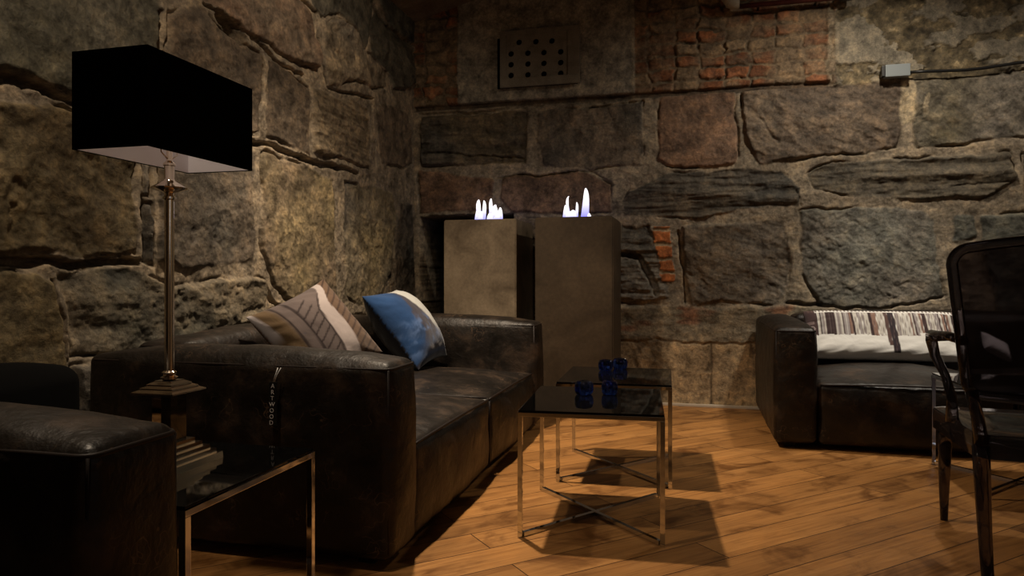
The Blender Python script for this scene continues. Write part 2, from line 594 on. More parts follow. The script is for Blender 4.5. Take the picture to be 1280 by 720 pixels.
left_stones = [
    S(GRN, (-160, -160), (190, -140), (205, 10), (208, 60), (200, 132), (97, 112), (45, 92), (-10, 82), (-160, 50), rough=0.03, c2=(0.07, 0.065, 0.045)),
    S(BRN, (216, 12), (262, 8), (276, 30), (300, 47), (330, 65), (333, 90), (328, 168), (306, 166), (222, 140), (214, 70), gap=0.3),
    S(BRN, (340, 75), (352, 78), (372, 97), (389, 110), (391, 150), (391, 192), (340, 172), (336, 130)),
    S(TAN, (394, 108), (420, 118), (448, 126), (464, 134), (467, 170), (467, 210), (430, 198), (395, 190), lay=1, rough=0.02),
    S(BRN, (474, 130), (495, 130), (512, 140), (517, 160), (519, 205), (508, 212), (480, 206), (475, 150)),
    S(BRN, (225, -100), (365, -100), (376, -5), (394, 20), (397, 45), (404, 75), (400, 84), (382, 84), (360, 70), (340, 53), (312, 36), (285, 10), (262, 0), c2=RED, rough=0.03),
    S(GRY, (409, 28), (430, 24), (452, 40), (462, 68), (488, 90), (487, 108), (470, 110), (450, 99), (425, 106), (415, 103), (411, 70), rough=0.035, c2=TAN),
    S(GRN, (385, -100), (462, -100), (470, 0), (466, 30), (462, 62), (448, 36), (430, 20), (406, 20), (394, 5), rough=0.03),
    S(GRN, (472, 12), (500, 45), (517, 58), (519, 108), (495, 112), (490, 90), (468, 66), (466, 35), lay=1),
    S(SLT, (470, -100), (500, -80), (515, 10), (530, 30), (532, 58), (515, 50), (495, 38), (476, 5)),
    S(GRY, (520, 64), (533, 80), (535, 135), (524, 135), (520, 105)),
    S(OLV, (-160, 90), (0, 124), (60, 124), (97, 136), (172, 162), (182, 200), (176, 250), (180, 290), (176, 318), (120, 320), (0, 316), (-160, 312), rough=0.045, fr=2.2, lay=0, h=0.012, c2=(0.09, 0.065, 0.035)),
    S(GRY, (186, 205), (196, 212), (197, 250), (188, 248)),
    S(GRY, (187, 256), (197, 258), (199, 328), (186, 326)),
    S(BRN, (203, 152), (230, 160), (300, 182), (324, 190), (321, 240), (327, 290), (320, 326), (240, 335), (203, 325), (206, 230), c2=DRK),
    S(BRN, (330, 190), (380, 203), (418, 222), (421, 250), (424, 375), (400, 385), (360, 375), (342, 350), (330, 310), (332, 240), rough=0.02, c2=OLV),
    S(GRY, (434, 228), (470, 233), (492, 242), (496, 270), (490, 340), (478, 370), (455, 385), (436, 370), (433, 290), rough=0.03, c2=OLV),
    S(BRN, (501, 252), (518, 255), (520, 300), (521, 380), (502, 390), (496, 330), c2=DRK),
    S(OLV, (-160, 328), (0, 334), (55, 338), (72, 350), (80, 400), (90, 450), (88, 560), (-160, 600), rough=0.02, h=0.008, c2=(0.12, 0.09, 0.045)),
    S((0.31, 0.25, 0.17), (80, 342), (130, 334), (180, 338), (220, 352), (328, 344), (336, 360), (330, 400), (250, 428), (150, 446), (98, 446), (90, 400), rough=0.04, c2=(0.05, 0.05, 0.04), fr=4),
    S(GRY, (98, 458), (250, 440), (330, 410), (420, 395), (500, 398), (518, 400), (518, 485), (300, 600), (98, 620), rough=0.03),
]
# the part of the wall behind the camera's left edge: courses continue
for k, (y0, y1) in enumerate(((-2.0, -1.1), (-1.05, -0.2), (-0.15, 0.75), (0.8, 1.35))):
    for j, (z0, z1) in enumerate(((0.05, 0.75), (0.8, 1.2), (1.25, 1.9), (1.95, 2.7), (2.75, 3.5))):
        sh = 0.12 * math.sin(k * 2.1 + j * 3.7)
        left_stones.append(dict(c=(OLV, GRN, BRN, GRY)[(k + j) % 4], q=[(y0 + sh, z0), (y1 + sh, z0), (y1 + sh, z1), (y0 + sh, z1)], p=[(y0 + sh, z0), (y1 + sh, z0), (y1 + sh, z1), (y0 + sh, z1)]))


def map_left(a, b):
    # entries already in metres are small numbers
    if abs(a) < 3 and abs(b) < 4 and not (a == 0 and b == 0): return (a, b)
    return on_left(a, b)


left_cracks = [
    ([(-160, 60), (0, 88), (45, 100), (97, 122), (200, 146)], 0.028, 0.09),
    ([(200, 146), (310, 176), (345, 183), (395, 200), (430, 210), (450, 216)], 0.020, 0.075),
    ([(-160, 318), (0, 324), (90, 329), (180, 328)], 0.022, 0.09),
    ([(280, 18), (292, 30), (303, 42)], 0.055, 0.16),
    ([(262, 4), (284, 14), (330, 52), (352, 78), (385, 96)], 0.014, 0.05),
    ([(400, 14), (401, 45), (407, 70), (413, 106), (432, 114), (470, 122)], 0.016, 0.06),
    ([(376, -60), (380, -4), (398, 16)], 0.02, 0.06),
    ([(466, 0), (486, 34), (510, 50), (534, 62)], 0.018, 0.06),
    ([(464, 64), (490, 92), (492, 122)], 0.012, 0.05),
    ([(468, 130), (474, 200)], 0.010, 0.04),
    ([(72, 350), (82, 400), (90, 450)], 0.010, 0.04),
    ([(188, 250), (190, 325)], 0.020, 0.06),
    ([(206, 10), (211, 62)], 0.015, 0.06),
    ([(330, 345), (342, 372), (360, 385)], 0.014, 0.05),
]
us = np.concatenate([np.arange(-2.0, 1.6, 0.03), np.arange(1.6, 5.74, 0.0062)])
zs = np.arange(0, 3.62, 0.0066)
build_masonry('wall_left', us, zs, left_stones, left_cracks, map_left,
              lambda U, Z, H: np.stack([WX + H, U, Z], -1), None, 0)

back_stones = [
    S(DRK, (526, 146), (575, 142), (640, 140), (659, 142), (658, 202), (600, 202), (545, 206), (527, 204), lay=1, rough=0.03, c2=(0.14, 0.105, 0.06)),
    S(BRN, (673, 143), (740, 134), (800, 128), (802, 160), (801, 204), (740, 209), (682, 204), (673, 175), c2=DRK),
    S(RED, (827, 122), (870, 118), (917, 115), (916, 150), (922, 190), (918, 205), (840, 207), (826, 198), (824, 150), rough=0.012, h=0.008, c2=(0.14, 0.085, 0.055)),
    S(BRN, (929, 113), (980, 108), (1040, 104), (1124, 99), (1128, 140), (1122, 180), (1080, 188), (1000, 194), (948, 203), (933, 170), rough=0.035, fr=6, c2=(0.08, 0.06, 0.045)),
    S(GRY, (1144, 99), (1200, 95), (1300, 89), (1500, 78), (1500, 160), (1280, 170), (1200, 178), (1152, 180), (1142, 150), rough=0.025, fr=8, c2=(0.10, 0.085, 0.05)),
    S(RED, (524, 214), (600, 222), (616, 227), (613, 262), (525, 262), c2=(0.09, 0.05, 0.03)),
    S(RED, (630, 224), (700, 216), (735, 215), (760, 233), (762, 265), (640, 265), (627, 245), rough=0.014, h=0.004),
    S(DRK, (786, 240), (835, 219), (900, 214), (975, 214), (1001, 235), (1000, 256), (930, 258), (870, 273), (840, 268), (780, 266), (779, 252), lay=1, rough=0.03, c2=(0.11, 0.09, 0.065)),
    S(DRK, (1014, 214), (1040, 204), (1120, 200), (1260, 192), (1268, 222), (1240, 241), (1150, 248), (1060, 242), (1022, 235), lay=1, rough=0.022, c2=(0.12, 0.10, 0.07)),
    S(GRY, (1282, 192), (1500, 175), (1500, 235), (1287, 242)),
    S(GRY, (776, 283), (810, 284), (820, 305), (830, 350), (834, 372), (790, 378), (776, 376), c2=DRK, rough=0.035, lay=1),
    S(GRY, (853, 285), (900, 281), (978, 279), (984, 300), (985, 358), (968, 382), (900, 373), (864, 379), (856, 340), rough=0.025, fr=6, c2=(0.10, 0.075, 0.05)),
    S(SLT, (1003, 264), (1080, 262), (1150, 263), (1167, 280), (1170, 330), (1180, 370), (1100, 384), (1024, 382), (1006, 340), (1002, 300), rough=0.02, fr=6, c2=GRY),
    S(SLT, (1192, 274), (1215, 272), (1220, 296), (1196, 302)),
    S(SLT, (1228, 272), (1500, 256), (1500, 392), (1250, 398), (1236, 330)),
    S(SLT, (1040, 396), (1150, 396), (1225, 392), (1225, 440), (1040, 450)),
    S(BRN, (630, 274), (690, 276), (768, 276), (768, 380), (628, 384), rough=0.02),
    S(GRY, (640, 392), (768, 390), (768, 440), (640, 450), rough=0.02),
]
u0 = 4.1
for k, (z0, z1) in enumerate(((0.05, 0.7), (0.75, 1.35), (1.42, 1.75), (1.8, 2.38))):
    for j in range(3):
        a = u0 + 0.15 * (k % 2) + j * 0.8
        back_stones.append(dict(c=(GRY, SLT, BRN)[(j + k) % 3], p=[(a, z0), (a + 0.75, z0), (a + 0.75, z1), (a, z1)]))


def map_back(a, b):
    if abs(a) < 8 and abs(b) < 4: return (a, b)
    return on_back(a, b)


back_cracks = [
    ([(998, 238), (1004, 258)], 0.008, 0.03),
    ([(776, 318), (800, 322), (812, 345), (820, 366)], 0.03, 0.06),
    ([(984, 380), (1006, 384), (1025, 382)], 0.020, 0.06),
    ([(845, 290), (852, 330), (856, 376)], 0.012, 0.04),
    ([(950, 150), (962, 165), (975, 178)], 0.012, 0.012),
    ([(1190, 232), (1220, 229), (1262, 226)], 0.010, 0.012),
    ([(530, 190), (600, 194), (656, 197)], 0.012, 0.03),
    ([(620, 223), (700, 214), (740, 212), (765, 232)], 0.006, 0.02),
    ([(525, 141), (600, 137), (700, 129), (793, 121), (918, 111), (1060, 99), (1100, 96)], 0.022, 0.035),
]
ZL = 2.435                                    # top of the rough stonework
PX0, PX1, PX2 = on_back(571, 60)[0], on_back(793, 60)[0], on_back(1045, 50)[0]


def back_zone(U, Z, wu, wz, H, col):
    # ---- low plaster band by the floor
    edge = on_back(860, 428)[1] + 0.05 * fbm(U * 5, Z * 0 + 3.3, 4, 31) + 0.10 * sstep(0.15, -0.25, np.abs(U - on_back(800, 470)[0]) - 0.1) * 0
    k = sstep(-0.012, 0.012, edge - Z)
    pc = np.array([0.42, 0.31, 0.185])
    pit = sstep(0.42, 0.6, fbm(U * 16, Z * 9, 3, 33))
    c = pc * (1 + 0.16 * fbm(U * 6, Z * 6, 4, 32) - 0.5 * pit)[..., None]
    cu = on_back(889, 470)[0]
    drip = np.exp(-((U - cu - 0.008 * fbm(Z * 8, U * 0, 2, 35)) / 0.006) ** 2)
    c = c * (1 - 0.7 * drip)[..., None]
    su = on_back(818, 450)[0]
    st = np.exp(-((wu - su) / 0.07) ** 2) * sstep(-0.2, 0.4, fbm(U * 9, Z * 7, 3, 36) + 0.35)
    c = c * (1 - 0.6 * st)[..., None]
    hp = -0.006 + 0.002 * fbm(U * 12, Z * 12, 3, 34) - 0.005 * pit - 0.01 * drip + 0.008 * np.exp(-((U - su) / 0.15) ** 2) * fbm(U * 22, Z * 22, 3, 37)
    H = H * (1 - k) + hp * k
    col = col * (1 - k[..., None]) + c * k[..., None]
    # smeared mortar above it
    b0, b1 = edge, on_back(860, 382)[1] + 0.04 * fbm(U * 3, Z * 0, 3, 38)
    k = sstep(-0.01, 0.02, Z - b0) * sstep(-0.01, 0.03, b1 - Z) * sstep(-0.05, 0.0, U - on_back(772, 400)[0]) * sstep(0.0, -0.05, U - on_back(1030, 400)[0])
    n = fbm(U * 2.5, Z * 7, 5, 39)
    rd = sstep(0.25, 0.5, fbm(U * 3, Z * 9, 3, 40))
    c = np.array([0.25, 0.205, 0.14]) * (1 + 0.45 * n)[..., None]
    c = c * (1 - rd[..., None]) + np.array([0.23, 0.12, 0.07]) * rd[..., None]
    H = H * (1 - k) + (-0.004 + 0.022 * n) * k
    col = col * (1 - k[..., None]) + c * k[..., None]
    # ---- brick filler in the joint
    a0, a1 = on_back(818, 283), on_back(842, 352)
    lean = (a0[1] - wz) / (a0[1] - a1[1]) * 0.05
    ib = (wu - lean > a0[0]) & (wu - lean < a0[0] + 0.10) & (Z < a0[1]) & (Z > a1[1])
    fz = (wz / 0.115) % 1.0
    bk = (fz > 0.12) & (fz < 0.88)
    H = np.where(ib, -0.02 + 0.012 * bk + 0.004 * fbm(U * 30, Z * 30, 2, 41), H)
    orange = np.array([0.5, 0.17, 0.055])[None, None] * (1 + 0.35 * fbm(U * 12, Z * 12, 3, 42))[..., None]
    col = np.where(ib[..., None], np.where(bk[..., None], orange, np.array([0.38, 0.29, 0.18])), col)
    # pale lime runs on the stones to the right
    for (px, y0, y1, wd) in ((1135, 100, 152, 0.05), (1158, 118, 142, 0.02)):
        uu, zt = on_back(px, y0); zb = on_back(px, y1)[1]
        m_ = np.exp(-((wu - uu) / wd) ** 2) * sstep(zb - 0.03, zb + 0.04, wz) * sstep(zt + 0.04, zt, wz)
        m_ = sstep(0.25, 0.6, m_ + 0.25 * fbm(U * 20, Z * 6, 3, 43))[..., None]
        col = col * (1 - m_) + np.array([0.4, 0.33, 0.22]) * m_
    # ---- upper wall
    up = sstep(-0.012, 0.012, Z - ZL)
    # rubble brickwork
    wu0, wz0 = wu, wz
    wu = wu + 0.035 * fbm(U * 11, Z * 11, 3, 81); wz = wz + 0.022 * fbm(U * 9, Z * 9, 3, 82)
    row = np.floor((wz + 0.01) / 0.098)
    ru = wu + (row % 2) * 0.09 + 0.05 * np.sin(row * 3.1)
    bw = 0.19
    coln = np.floor(ru / bw)
    fu = (ru / bw) % 1; fz = ((wz + 0.01) / 0.098) % 1
    du = np.minimum(fu, 1 - fu) * bw; dz = np.minimum(fz, 1 - fz) * 0.098
    dd = np.minimum(du, dz)
    rnd = _T[(coln.astype(int) * 7 + 13) & 255, (row.astype(int) * 11 + 5) & 255]
    rnd2 = _T[(coln.astype(int) * 5 + 99) & 255, (row.astype(int) * 3 + 77) & 255]
    kb = sstep(0.006, 0.016, dd)
    smear = sstep(-0.35, 0.25, fbm(U * 6, Z * 9, 5, 44))
    hb = -0.045 + kb * (0.014 + 0.02 * rnd) + 0.008 * fbm(U * 20, Z * 20, 3, 45)
    hb = hb * (1 - smear * 0.7) + (-0.022 + 0.014 * fbm(U * 14, Z * 14, 3, 46)) * smear * 0.7
    red = np.array([0.24, 0.098, 0.045]); tan_ = np.array([0.23, 0.165, 0.10])
    isr = (rnd2 > 0.45).astype(float)[..., None]
    cb = (red * isr + tan_ * (1 - isr)) * (0.7 + 0.6 * rnd)[..., None]
    cb = cb * kb[..., None] + np.array([0.17, 0.13, 0.085]) * (1 - kb[..., None])
    cb = cb * (1 - 0.75 * smear[..., None]) + np.array([0.235, 0.165, 0.1]) * 0.75 * smear[..., None]
    wu, wz = wu0, wz0
    # smooth plaster panel
    ed = 0.012 * fbm(U * 0 + 2, Z * 9, 3, 47)
    kp = sstep(-0.008, 0.008, U - PX0 - ed) * sstep(0.006, -0.006, U - PX1)
    hpp = -0.014 + 0.007 * fbm(U * 3, Z * 3, 4, 48) + 0.0015 * fbm(U * 40, Z * 40, 2, 49)
    cp = np.array([0.30, 0.27, 0.215]) * (1 + 0.25 * fbm(U * 3.5, Z * 3.5, 5, 50))[..., None]
    rim = np.exp(-((U - PX1 + 0.012) / 0.010) ** 2)[..., None]
    cp = cp * (1 - rim) + np.array([0.33, 0.28, 0.2]) * rim
    # flaking plaster at the right
    kf = sstep(-0.008, 0.008, U - PX2 - ed)
    fl = sstep(0.0, 0.025, fbm(U * 3.2, Z * 5.5, 5, 51) + 0.05)
    rubl = fbm(U * 18, Z * 18, 6, 52)
    hf = -0.036 + 0.018 * rubl * (1 - fl) + fl * 0.018
    cf = (np.array([0.15, 0.12, 0.072]) * (1 + 1.1 * rubl + 1.2 * sstep(0.3, 0.6, rubl))[..., None]) * (1 - fl[..., None]) \
        + np.array([0.25, 0.22, 0.165]) * (1 + 0.15 * fbm(U * 4, Z * 4, 3, 53))[..., None] * fl[..., None]
    hu = hb * (1 - kp) + hpp * kp; cu_ = cb * (1 - kp[..., None]) + cp * kp[..., None]
    # pale vertical mortar bead between bricks and flaking plaster, shadow gap above the ledge
    hu = hu * (1 - kf) + hf * kf; cu_ = cu_ * (1 - kf[..., None]) + cf * kf[..., None]
    bead = sstep(0.05, 0.03, np.abs(wu - PX2 + 0.02)) * sstep(-0.5, 0.1, fbm(U * 8, Z * 4, 3, 54))
    hu = hu + 0.014 * bead
    cu_ = cu_ * (1 - 0.6 * bead[..., None]) + np.array([0.34, 0.28, 0.19]) * 0.6 * bead[..., None]
    jn = sstep(0.045, 0.03, Z - ZL + 0.012 * fbm(U * 4, Z * 4, 3, 55)) * sstep(0.0, -0.1, U - PX2)
    hu = hu * (1 - jn) + (-0.06 + 0.01 * fbm(U * 12, Z * 12, 3, 56)) * jn
    cu_ = cu_ * (1 - jn[..., None]) + np.array([0.10, 0.07, 0.045]) * jn[..., None]  # the gap's shadow put into the colour as dark brown
    H = H * (1 - up) + hu * up
    col = col * (1 - up[..., None]) + cu_ * up[..., None]
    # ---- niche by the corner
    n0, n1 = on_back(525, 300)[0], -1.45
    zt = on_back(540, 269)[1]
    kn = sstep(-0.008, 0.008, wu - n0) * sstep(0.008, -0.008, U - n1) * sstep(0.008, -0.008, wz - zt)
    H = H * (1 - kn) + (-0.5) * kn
    col = col * (1 - kn[..., None]) + np.array([0.008, 0.008, 0.007]) * kn[..., None]  # shade inside the niche put into the colour as near black
    return H, col


us = np.concatenate([np.arange(-2.36, 4.2, 0.0075), np.arange(4.2, 5.2, 0.03)])
zs = np.concatenate([np.arange(0, 3.75, 0.007)])
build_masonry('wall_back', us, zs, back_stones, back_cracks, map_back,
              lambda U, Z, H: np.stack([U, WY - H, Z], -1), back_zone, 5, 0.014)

# floor: one slab with thickness
fl = MB().box((-2.6, -2.2, -0.1), (5.4, 6.3, 0.0)).build('floor', M['floor'])
tag(fl, kind='structure')
# ceiling: shallow masonry vault that rises from the left wall
M['ceil'] = mat_concrete('ceiling_render', (0.13, 0.085, 0.05), (0.27, 0.21, 0.145), 0.85, 4)
bump(M['ceil'], noise(M['ceil'], coords(M['ceil']), 9, 7, 0.65).outputs[0], 0.8, 0.03)
cv = []; cf = []
xs = np.concatenate([np.linspace(-2.45, -1.0, 60), np.linspace(-0.9, 5.3, 20)])
ys = np.linspace(-2.1, 6.2, 160)
for i, x in enumerate(xs):
    t = max(0.0, 1 - max(0, x + 2.3) / 2.0)
    z = 3.56 - 0.36 * t ** 1.6
    for j, y in enumerate(ys):
        cv.append((x, y, z + 0.02 * float(fbm(np.array(x * 2.0 + 9), np.array(y * 2.0), 4, 60))))
for i in range(len(xs) - 1):
    for j in range(len(ys) - 1):
        n = len(ys)
        cf.append((i * n + j, i * n + j + 1, (i + 1) * n + j + 1, (i + 1) * n + j))
ce = obj('ceiling', cv, cf, M['ceil'])
tag(ce, kind='structure')
# walls behind the viewer and to the right close the cellar
wr = MB().box((5.1, -2.1, 0), (5.3, 6.1, 3.8)).build('wall_right', mat_concrete('side_wall_render', (0.3, 0.26, 0.2), (0.42, 0.37, 0.29), 0.85, 3))
tag(wr, kind='structure')
wf = MB().box((-2.4, -2.15, 0), (5.3, -2.0, 3.8)).build('wall_front', wr.data.materials[0])
tag(wf, kind='structure')
# thin pale strip where the plaster meets the floor
bb = MB().box((-0.9, WY - 0.035, 0.0), (5.0, WY + 0.02, 0.018), 0.004).build('baseboard_back', M['trim'])
tag(bb, kind='structure')


# ------------------------------------------------------------------ soft boxes
def puff(name, a, b, r, m, parent, bulge=(0, 0, 0, 0, 0, 0), seg=0.03, wr=0.0, seed=0.0, wf=7.0):
    """rounded box from a to b; bulge: outward swell of -x,+x,-y,+y,-z,+z faces"""
    a = np.array(a, float); b = np.array(b, float)
    n = [max(4, int(round((b[i] - a[i]) / seg))) for i in range(3)]
    idx = {}; V = []; F = []

    def lin(i, k):          # denser near edges
        t = k / n[i]
        L = b[i] - a[i]; e = min(0.3, r / L)
        m_ = 4
        kk = n[i] + 2 * m_
        return t

    def steps(i):
        L = b[i] - a[i]
        inner = np.linspace(a[i] + r, b[i] - r, n[i] + 1)
        ang = np.linspace(0, 1, 5)[:-1]
        lo = a[i] + r * (1 - np.cos(ang * PI / 2) * 0 - (1 - ang)) * 1.0
        hi = b[i] - r * ang[::-1]
        hi = b[i] - r + r * np.linspace(0, 1, 5)[1:]
        return np.concatenate([lo, inner, hi])
    st = [steps(i) for i in range(3)]
    N = [len(s) for s in st]

    def vid(i, j, k):
        key = (i, j, k)
        if key not in idx:
            idx[key] = len(V); V.append((st[0][i], st[1][j], st[2][k]))
        return idx[key]
    for ax in range(3):
        o1, o2 = (ax + 1) % 3, (ax + 2) % 3
        for side in (0, N[ax] - 1):
            for p in range(N[o1] - 1):
                for q in range(N[o2] - 1):
                    def g(pp, qq):
                        c = [0, 0, 0]; c[ax] = side; c[o1] = pp; c[o2] = qq
                        return vid(*c)
                    f = [g(p, q), g(p + 1, q), g(p + 1, q + 1), g(p, q + 1)]
                    if side == 0: f = f[::-1]
                    F.append(f)
    P = np.array(V)
    inner = np.clip(P, a + r, b - r)
    d = P - inner
    # blend cube corner to sphere
    x, y, z = (d / r).T
    sx = x * np.sqrt(np.clip(1 - y * y / 2 - z * z / 2 + y * y * z * z / 3, 0, 1))
    sy = y * np.sqrt(np.clip(1 - z * z / 2 - x * x / 2 + z * z * x * x / 3, 0, 1))
    sz = z * np.sqrt(np.clip(1 - x * x / 2 - y * y / 2 + x * x * y * y / 3, 0, 1))
    nr = np.stack([sx, sy, sz], -1)
    P = inner + nr * r
    t = (P - a) / (b - a) * 2 - 1
    out = P.copy()
    for ax in range(3):
        o1, o2 = (ax + 1) % 3, (ax + 2) % 3
        wgt = np.clip(1 - np.abs(t[:, o1]) ** 2.5, 0, 1) * np.clip(1 - np.abs(t[:, o2]) ** 2.5, 0, 1)
        for s, bu in ((-1, bulge[ax * 2]), (1, bulge[ax * 2 + 1])):
            on = np.clip(nr[:, ax] * s, 0, 1)
            out[:, ax] += s * bu * wgt * on
    if wr:
        q = P * wf
        n1 = fbm(q[:, 0] + q[:, 2] * 0.7 + 50, q[:, 1] + q[:, 2] * 0.6 + 50, 4, seed)
        n2 = fbm(q[:, 1] * 1.7 + q[:, 0] * .4 + 30, q[:, 2] * 1.7 + q[:, 0] + 30, 3, seed + 2)
        ln = np.linalg.norm(nr, axis=1, keepdims=True) + 1e-9
        out += nr / ln * (wr * (n1 + 0.5 * n2))[:, None]
    return obj(name, out, F, m, parent)


def pipe_round_rect(mb, cx0, cx1, cy0, cy1, z, r, rad):
    pts = []
    for (px, py, a0) in ((cx1 - r, cy1 - r, 0), (cx0 + r, cy1 - r, 90), (cx0 + r, cy0 + r, 180), (cx1 - r, cy0 + r, 270)):
        for k in range(6):
            a = math.radians(a0 + k * 18)
            pts.append((px + r * math.cos(a), py + r * math.sin(a), z))
    # denser straight runs are not needed; the loop is closed
    mb.tube(pts, rad, 6, True)


# ---- the sofa: local x = depth (0 back .. D front), local y = length (0..L)
SD, SL, SH, AT = 1.25, 2.50, 0.705, 0.235


def make_sofa():
    s = empty('leather_sofa')
    le = M['leather']
    for k, (y0, y1) in enumerate(((0, AT), (SL - AT, SL))):
        ar = puff('arm', (0.0, y0, 0.035), (SD, y1, SH), 0.035, le, s, (0, 0.02, 0.02, 0.02, 0, 0.045), 0.04, 0.006, 3 + k)
        mb = MB()
        pipe_round_rect(mb, 0.012, SD - 0.004, y0 + 0.006, y1 - 0.006, SH - 0.018, 0.03, 0.0055)
        for (yy) in (y0 + 0.012, y1 - 0.012):
            mb.tube([(SD - 0.012, yy, z) for z in (0.06, 0.25, 0.45, SH - 0.02)], 0.005, 6)
        mb.build('piping', M['piping'], ar, True)
    bk = puff('backrest', (0.0, AT + 0.004, 0.035), (0.26, SL - AT - 0.004, SH + 0.03), 0.04, le, s, (0, 0.03, 0, 0, 0, 0.04), 0.04, 0.007, 9)
    mb = MB()
    pipe_round_rect(mb, 0.012, 0.25, AT + 0.012, SL - AT - 0.012, SH + 0.012, 0.03, 0.0055)
    mb.build('piping', M['piping'], bk, True)
    ym = SL / 2
    for k, (y0, y1) in enumerate(((AT + 0.006, ym - 0.001), (ym + 0.001, SL - AT - 0.006))):
        cu = puff('seat_cushion', (0.24, y0, 0.03), (SD - 0.012, y1, 0.385), 0.035, le, s, (0, 0.03, 0, 0, 0, 0.06), 0.028, 0.0075, 20 + k * 5)
        mb = MB()
        pts = []
        for i in range(21):
            t = i / 20
            pts.append((SD - 0.02 + 0.012 * math.sin(PI * t), y0 + 0.012 + (y1 - y0 - 0.024) * t, 0.377 + 0.012 * math.sin(PI * t)))
        mb.tube(pts, 0.006, 6)
        yy = y1 - 0.006 if k == 0 else y0 + 0.006
        if k == 0:
            pts = [(SD - 0.014 + 0.0 * t, yy + 0.006, 0.37 - 0.32 * t) for t in (0, .25, .5, .75, 1)]
            mb.tube(pts, 0.005, 6)
            pts = [(SD - 0.03 - 0.85 * t, yy + 0.006, 0.385 + 0.005 * math.sin(PI * t)) for t in np.linspace(0, 1, 10)]
            mb.tube(pts, 0.006, 6)
        mb.build('piping', M['piping'], cu, True)
    for x in (0.1, SD - 0.12):
        for y in (0.1, SL - 0.1):
            MB().box((x - 0.03, y - 0.03, 0), (x + 0.03, y + 0.03, 0.045)).build('foot', M['black'], s)
    return s


sofa = make_sofa()
sofa.location = (-2.235, 2.195, 0)
tag(sofa, 'long dark brown leather sofa along the left stone wall, holding two printed cushions', 'sofa', 'dark brown leather sofas')
sofa2 = copy_tree(sofa)
sofa2.location = (-2.26, -1.27, 0)
tag(sofa2, 'dark leather sofa cut by the lower left edge, only its far arm showing', 'sofa', 'dark brown leather sofas')
sofa3 = copy_tree(sofa)
sofa3.location = (0.467 + SL * 0, 5.60, 0)
sofa3.rotation_euler = (0, 0, -PI / 2)
sofa3.location = (0.467, 5.62, 0)
tag(sofa3, 'dark leather sofa against the back wall with a cushion printed with record sleeves', 'sofa', 'dark brown leather sofas')
# after turning -90 deg: local x (depth) -> -y, local y (length) -> +x

# black padded block between the two left sofas
pf = puff('padded_stool', (-2.24, 1.42, 0.03), (-1.985, 1.95, 0.70), 0.05, M['matteblack'], None, (0, 0.02, 0.01, 0.01, 0, 0.03), 0.05)
tag(pf, 'black padded block by the stone wall at the left edge, behind the nearest sofa arm', 'stool')


# ------------------------------------------------------------------ chrome and black glass side tables
TW, TD, TH = 0.555, 0.625, 0.49


def make_table():
    t = empty('side_table')
    b = 0.018
    mb = MB()
    mb.box((0.003, 0.003, TH - 0.008), (TW - 0.003, TD - 0.003, TH), 0.0015)
    mb.build('tabletop', M['blackglass'], t)
    mb = MB()
    for (p, q) in (((0, b / 2), (TW, b / 2)), ((0, TD - b / 2), (TW, TD - b / 2))):
        mb.box((p[0], p[1] - b / 2, TH - 0.024), (q[0], q[1] + b / 2, TH - 0.008), 0.001)
    for x in (b / 2, TW - b / 2):
        mb.box((x - b / 2, b, TH - 0.024), (x + b / 2, TD - b, TH - 0.008), 0.001)
    mb.build('top_frame', M['chrome'], t)
    for x in (b / 2, TW - b / 2):
        for y in (b / 2, TD - b / 2):
            MB().box((x - b / 2, y - b / 2, 0), (x + b / 2, y + b / 2, TH - 0.024), 0.001).build('leg', M['chrome'], t)
    mb = MB()
    mb.bar((b, b, 0.009), (TW - b, TD - b, 0.009), b, 0.0175)
    mb.bar((b, TD - b, 0.0095), (TW - b, b, 0.0095), b, 0.0175)
    mb.build('cross_base', M['chrome'], t)
    return t


tb1 = make_table()
tb1.location = (-0.650, 2.628, 0); tb1.rotation_euler = (0, 0, math.radians(4.0))
tag(tb1, 'chrome and black glass side table, nearer of the pair in the middle of the floor', 'table', 'chrome side tables')
tb2 = copy_tree(tb1)
tb2.location = (-0.645, 3.39, 0); tb2.rotation_euler = (0, 0, math.radians(2.0))
tag(tb2, 'chrome and black glass side table, farther of the pair, in front of the tall plinth', 'table', 'chrome side tables')
tb3 = copy_tree(tb1)
tb3.location = (-1.09, 1.335, 0); tb3.rotation_euler = (0, 0, PI / 2)
tag(tb3, 'chrome and black glass side table carrying the tall lamp between two sofas', 'table', 'chrome side tables')
tb4 = copy_tree(tb1)
tb4.location = (1.245, 3.60, 0); tb4.rotation_euler = (0, 0, 0)
tag(tb4, 'chrome side table half hidden behind the dark chair at the right edge', 'table', 'chrome side tables')


# ------------------------------------------------------------------ cobalt glass holders
def make_glass():
    n = 48
    prof = []
    for k in range(15):
        a = -PI / 2 + PI * k / 14
        prof.append((0.020 + 0.019 * abs(math.cos(a)) ** 0.7, 0.030 + 0.030 * math.copysign(abs(math.sin(a)) ** 0.8, math.sin(a))))
    prof += [(0.016, 0.055), (0.014, 0.030), (0.006, 0.026), (0.0015, 0.026)]
    v = []; f = []
    for i, (r, z) in enumerate(prof):
        for k in range(n):
            a = 2 * PI * k / n
            lobe = abs(math.cos(2 * a))
            rr = r * (0.66 + 0.40 * lobe ** 0.7) if r > 0.017 else r
            v.append((rr * math.cos(a), rr * math.sin(a), z))
    for i in range(len(prof) - 1):
        for k in range(n):
            f.append((i * n + k, i * n + (k + 1) % n, (i + 1) * n + (k + 1) % n, (i + 1) * n + k))
    f.append(tuple(range(n))[::-1]); f.append(tuple((len(prof) - 1) * n + k for k in range(n)))
    return obj('tealight_holder', v, f, M['blueglass'])


def on_z(px, py, z):
    r = ray(px, py); t = (z - CAMZ) / r[2]
    return (r[0] * t, r[1] * t, z)


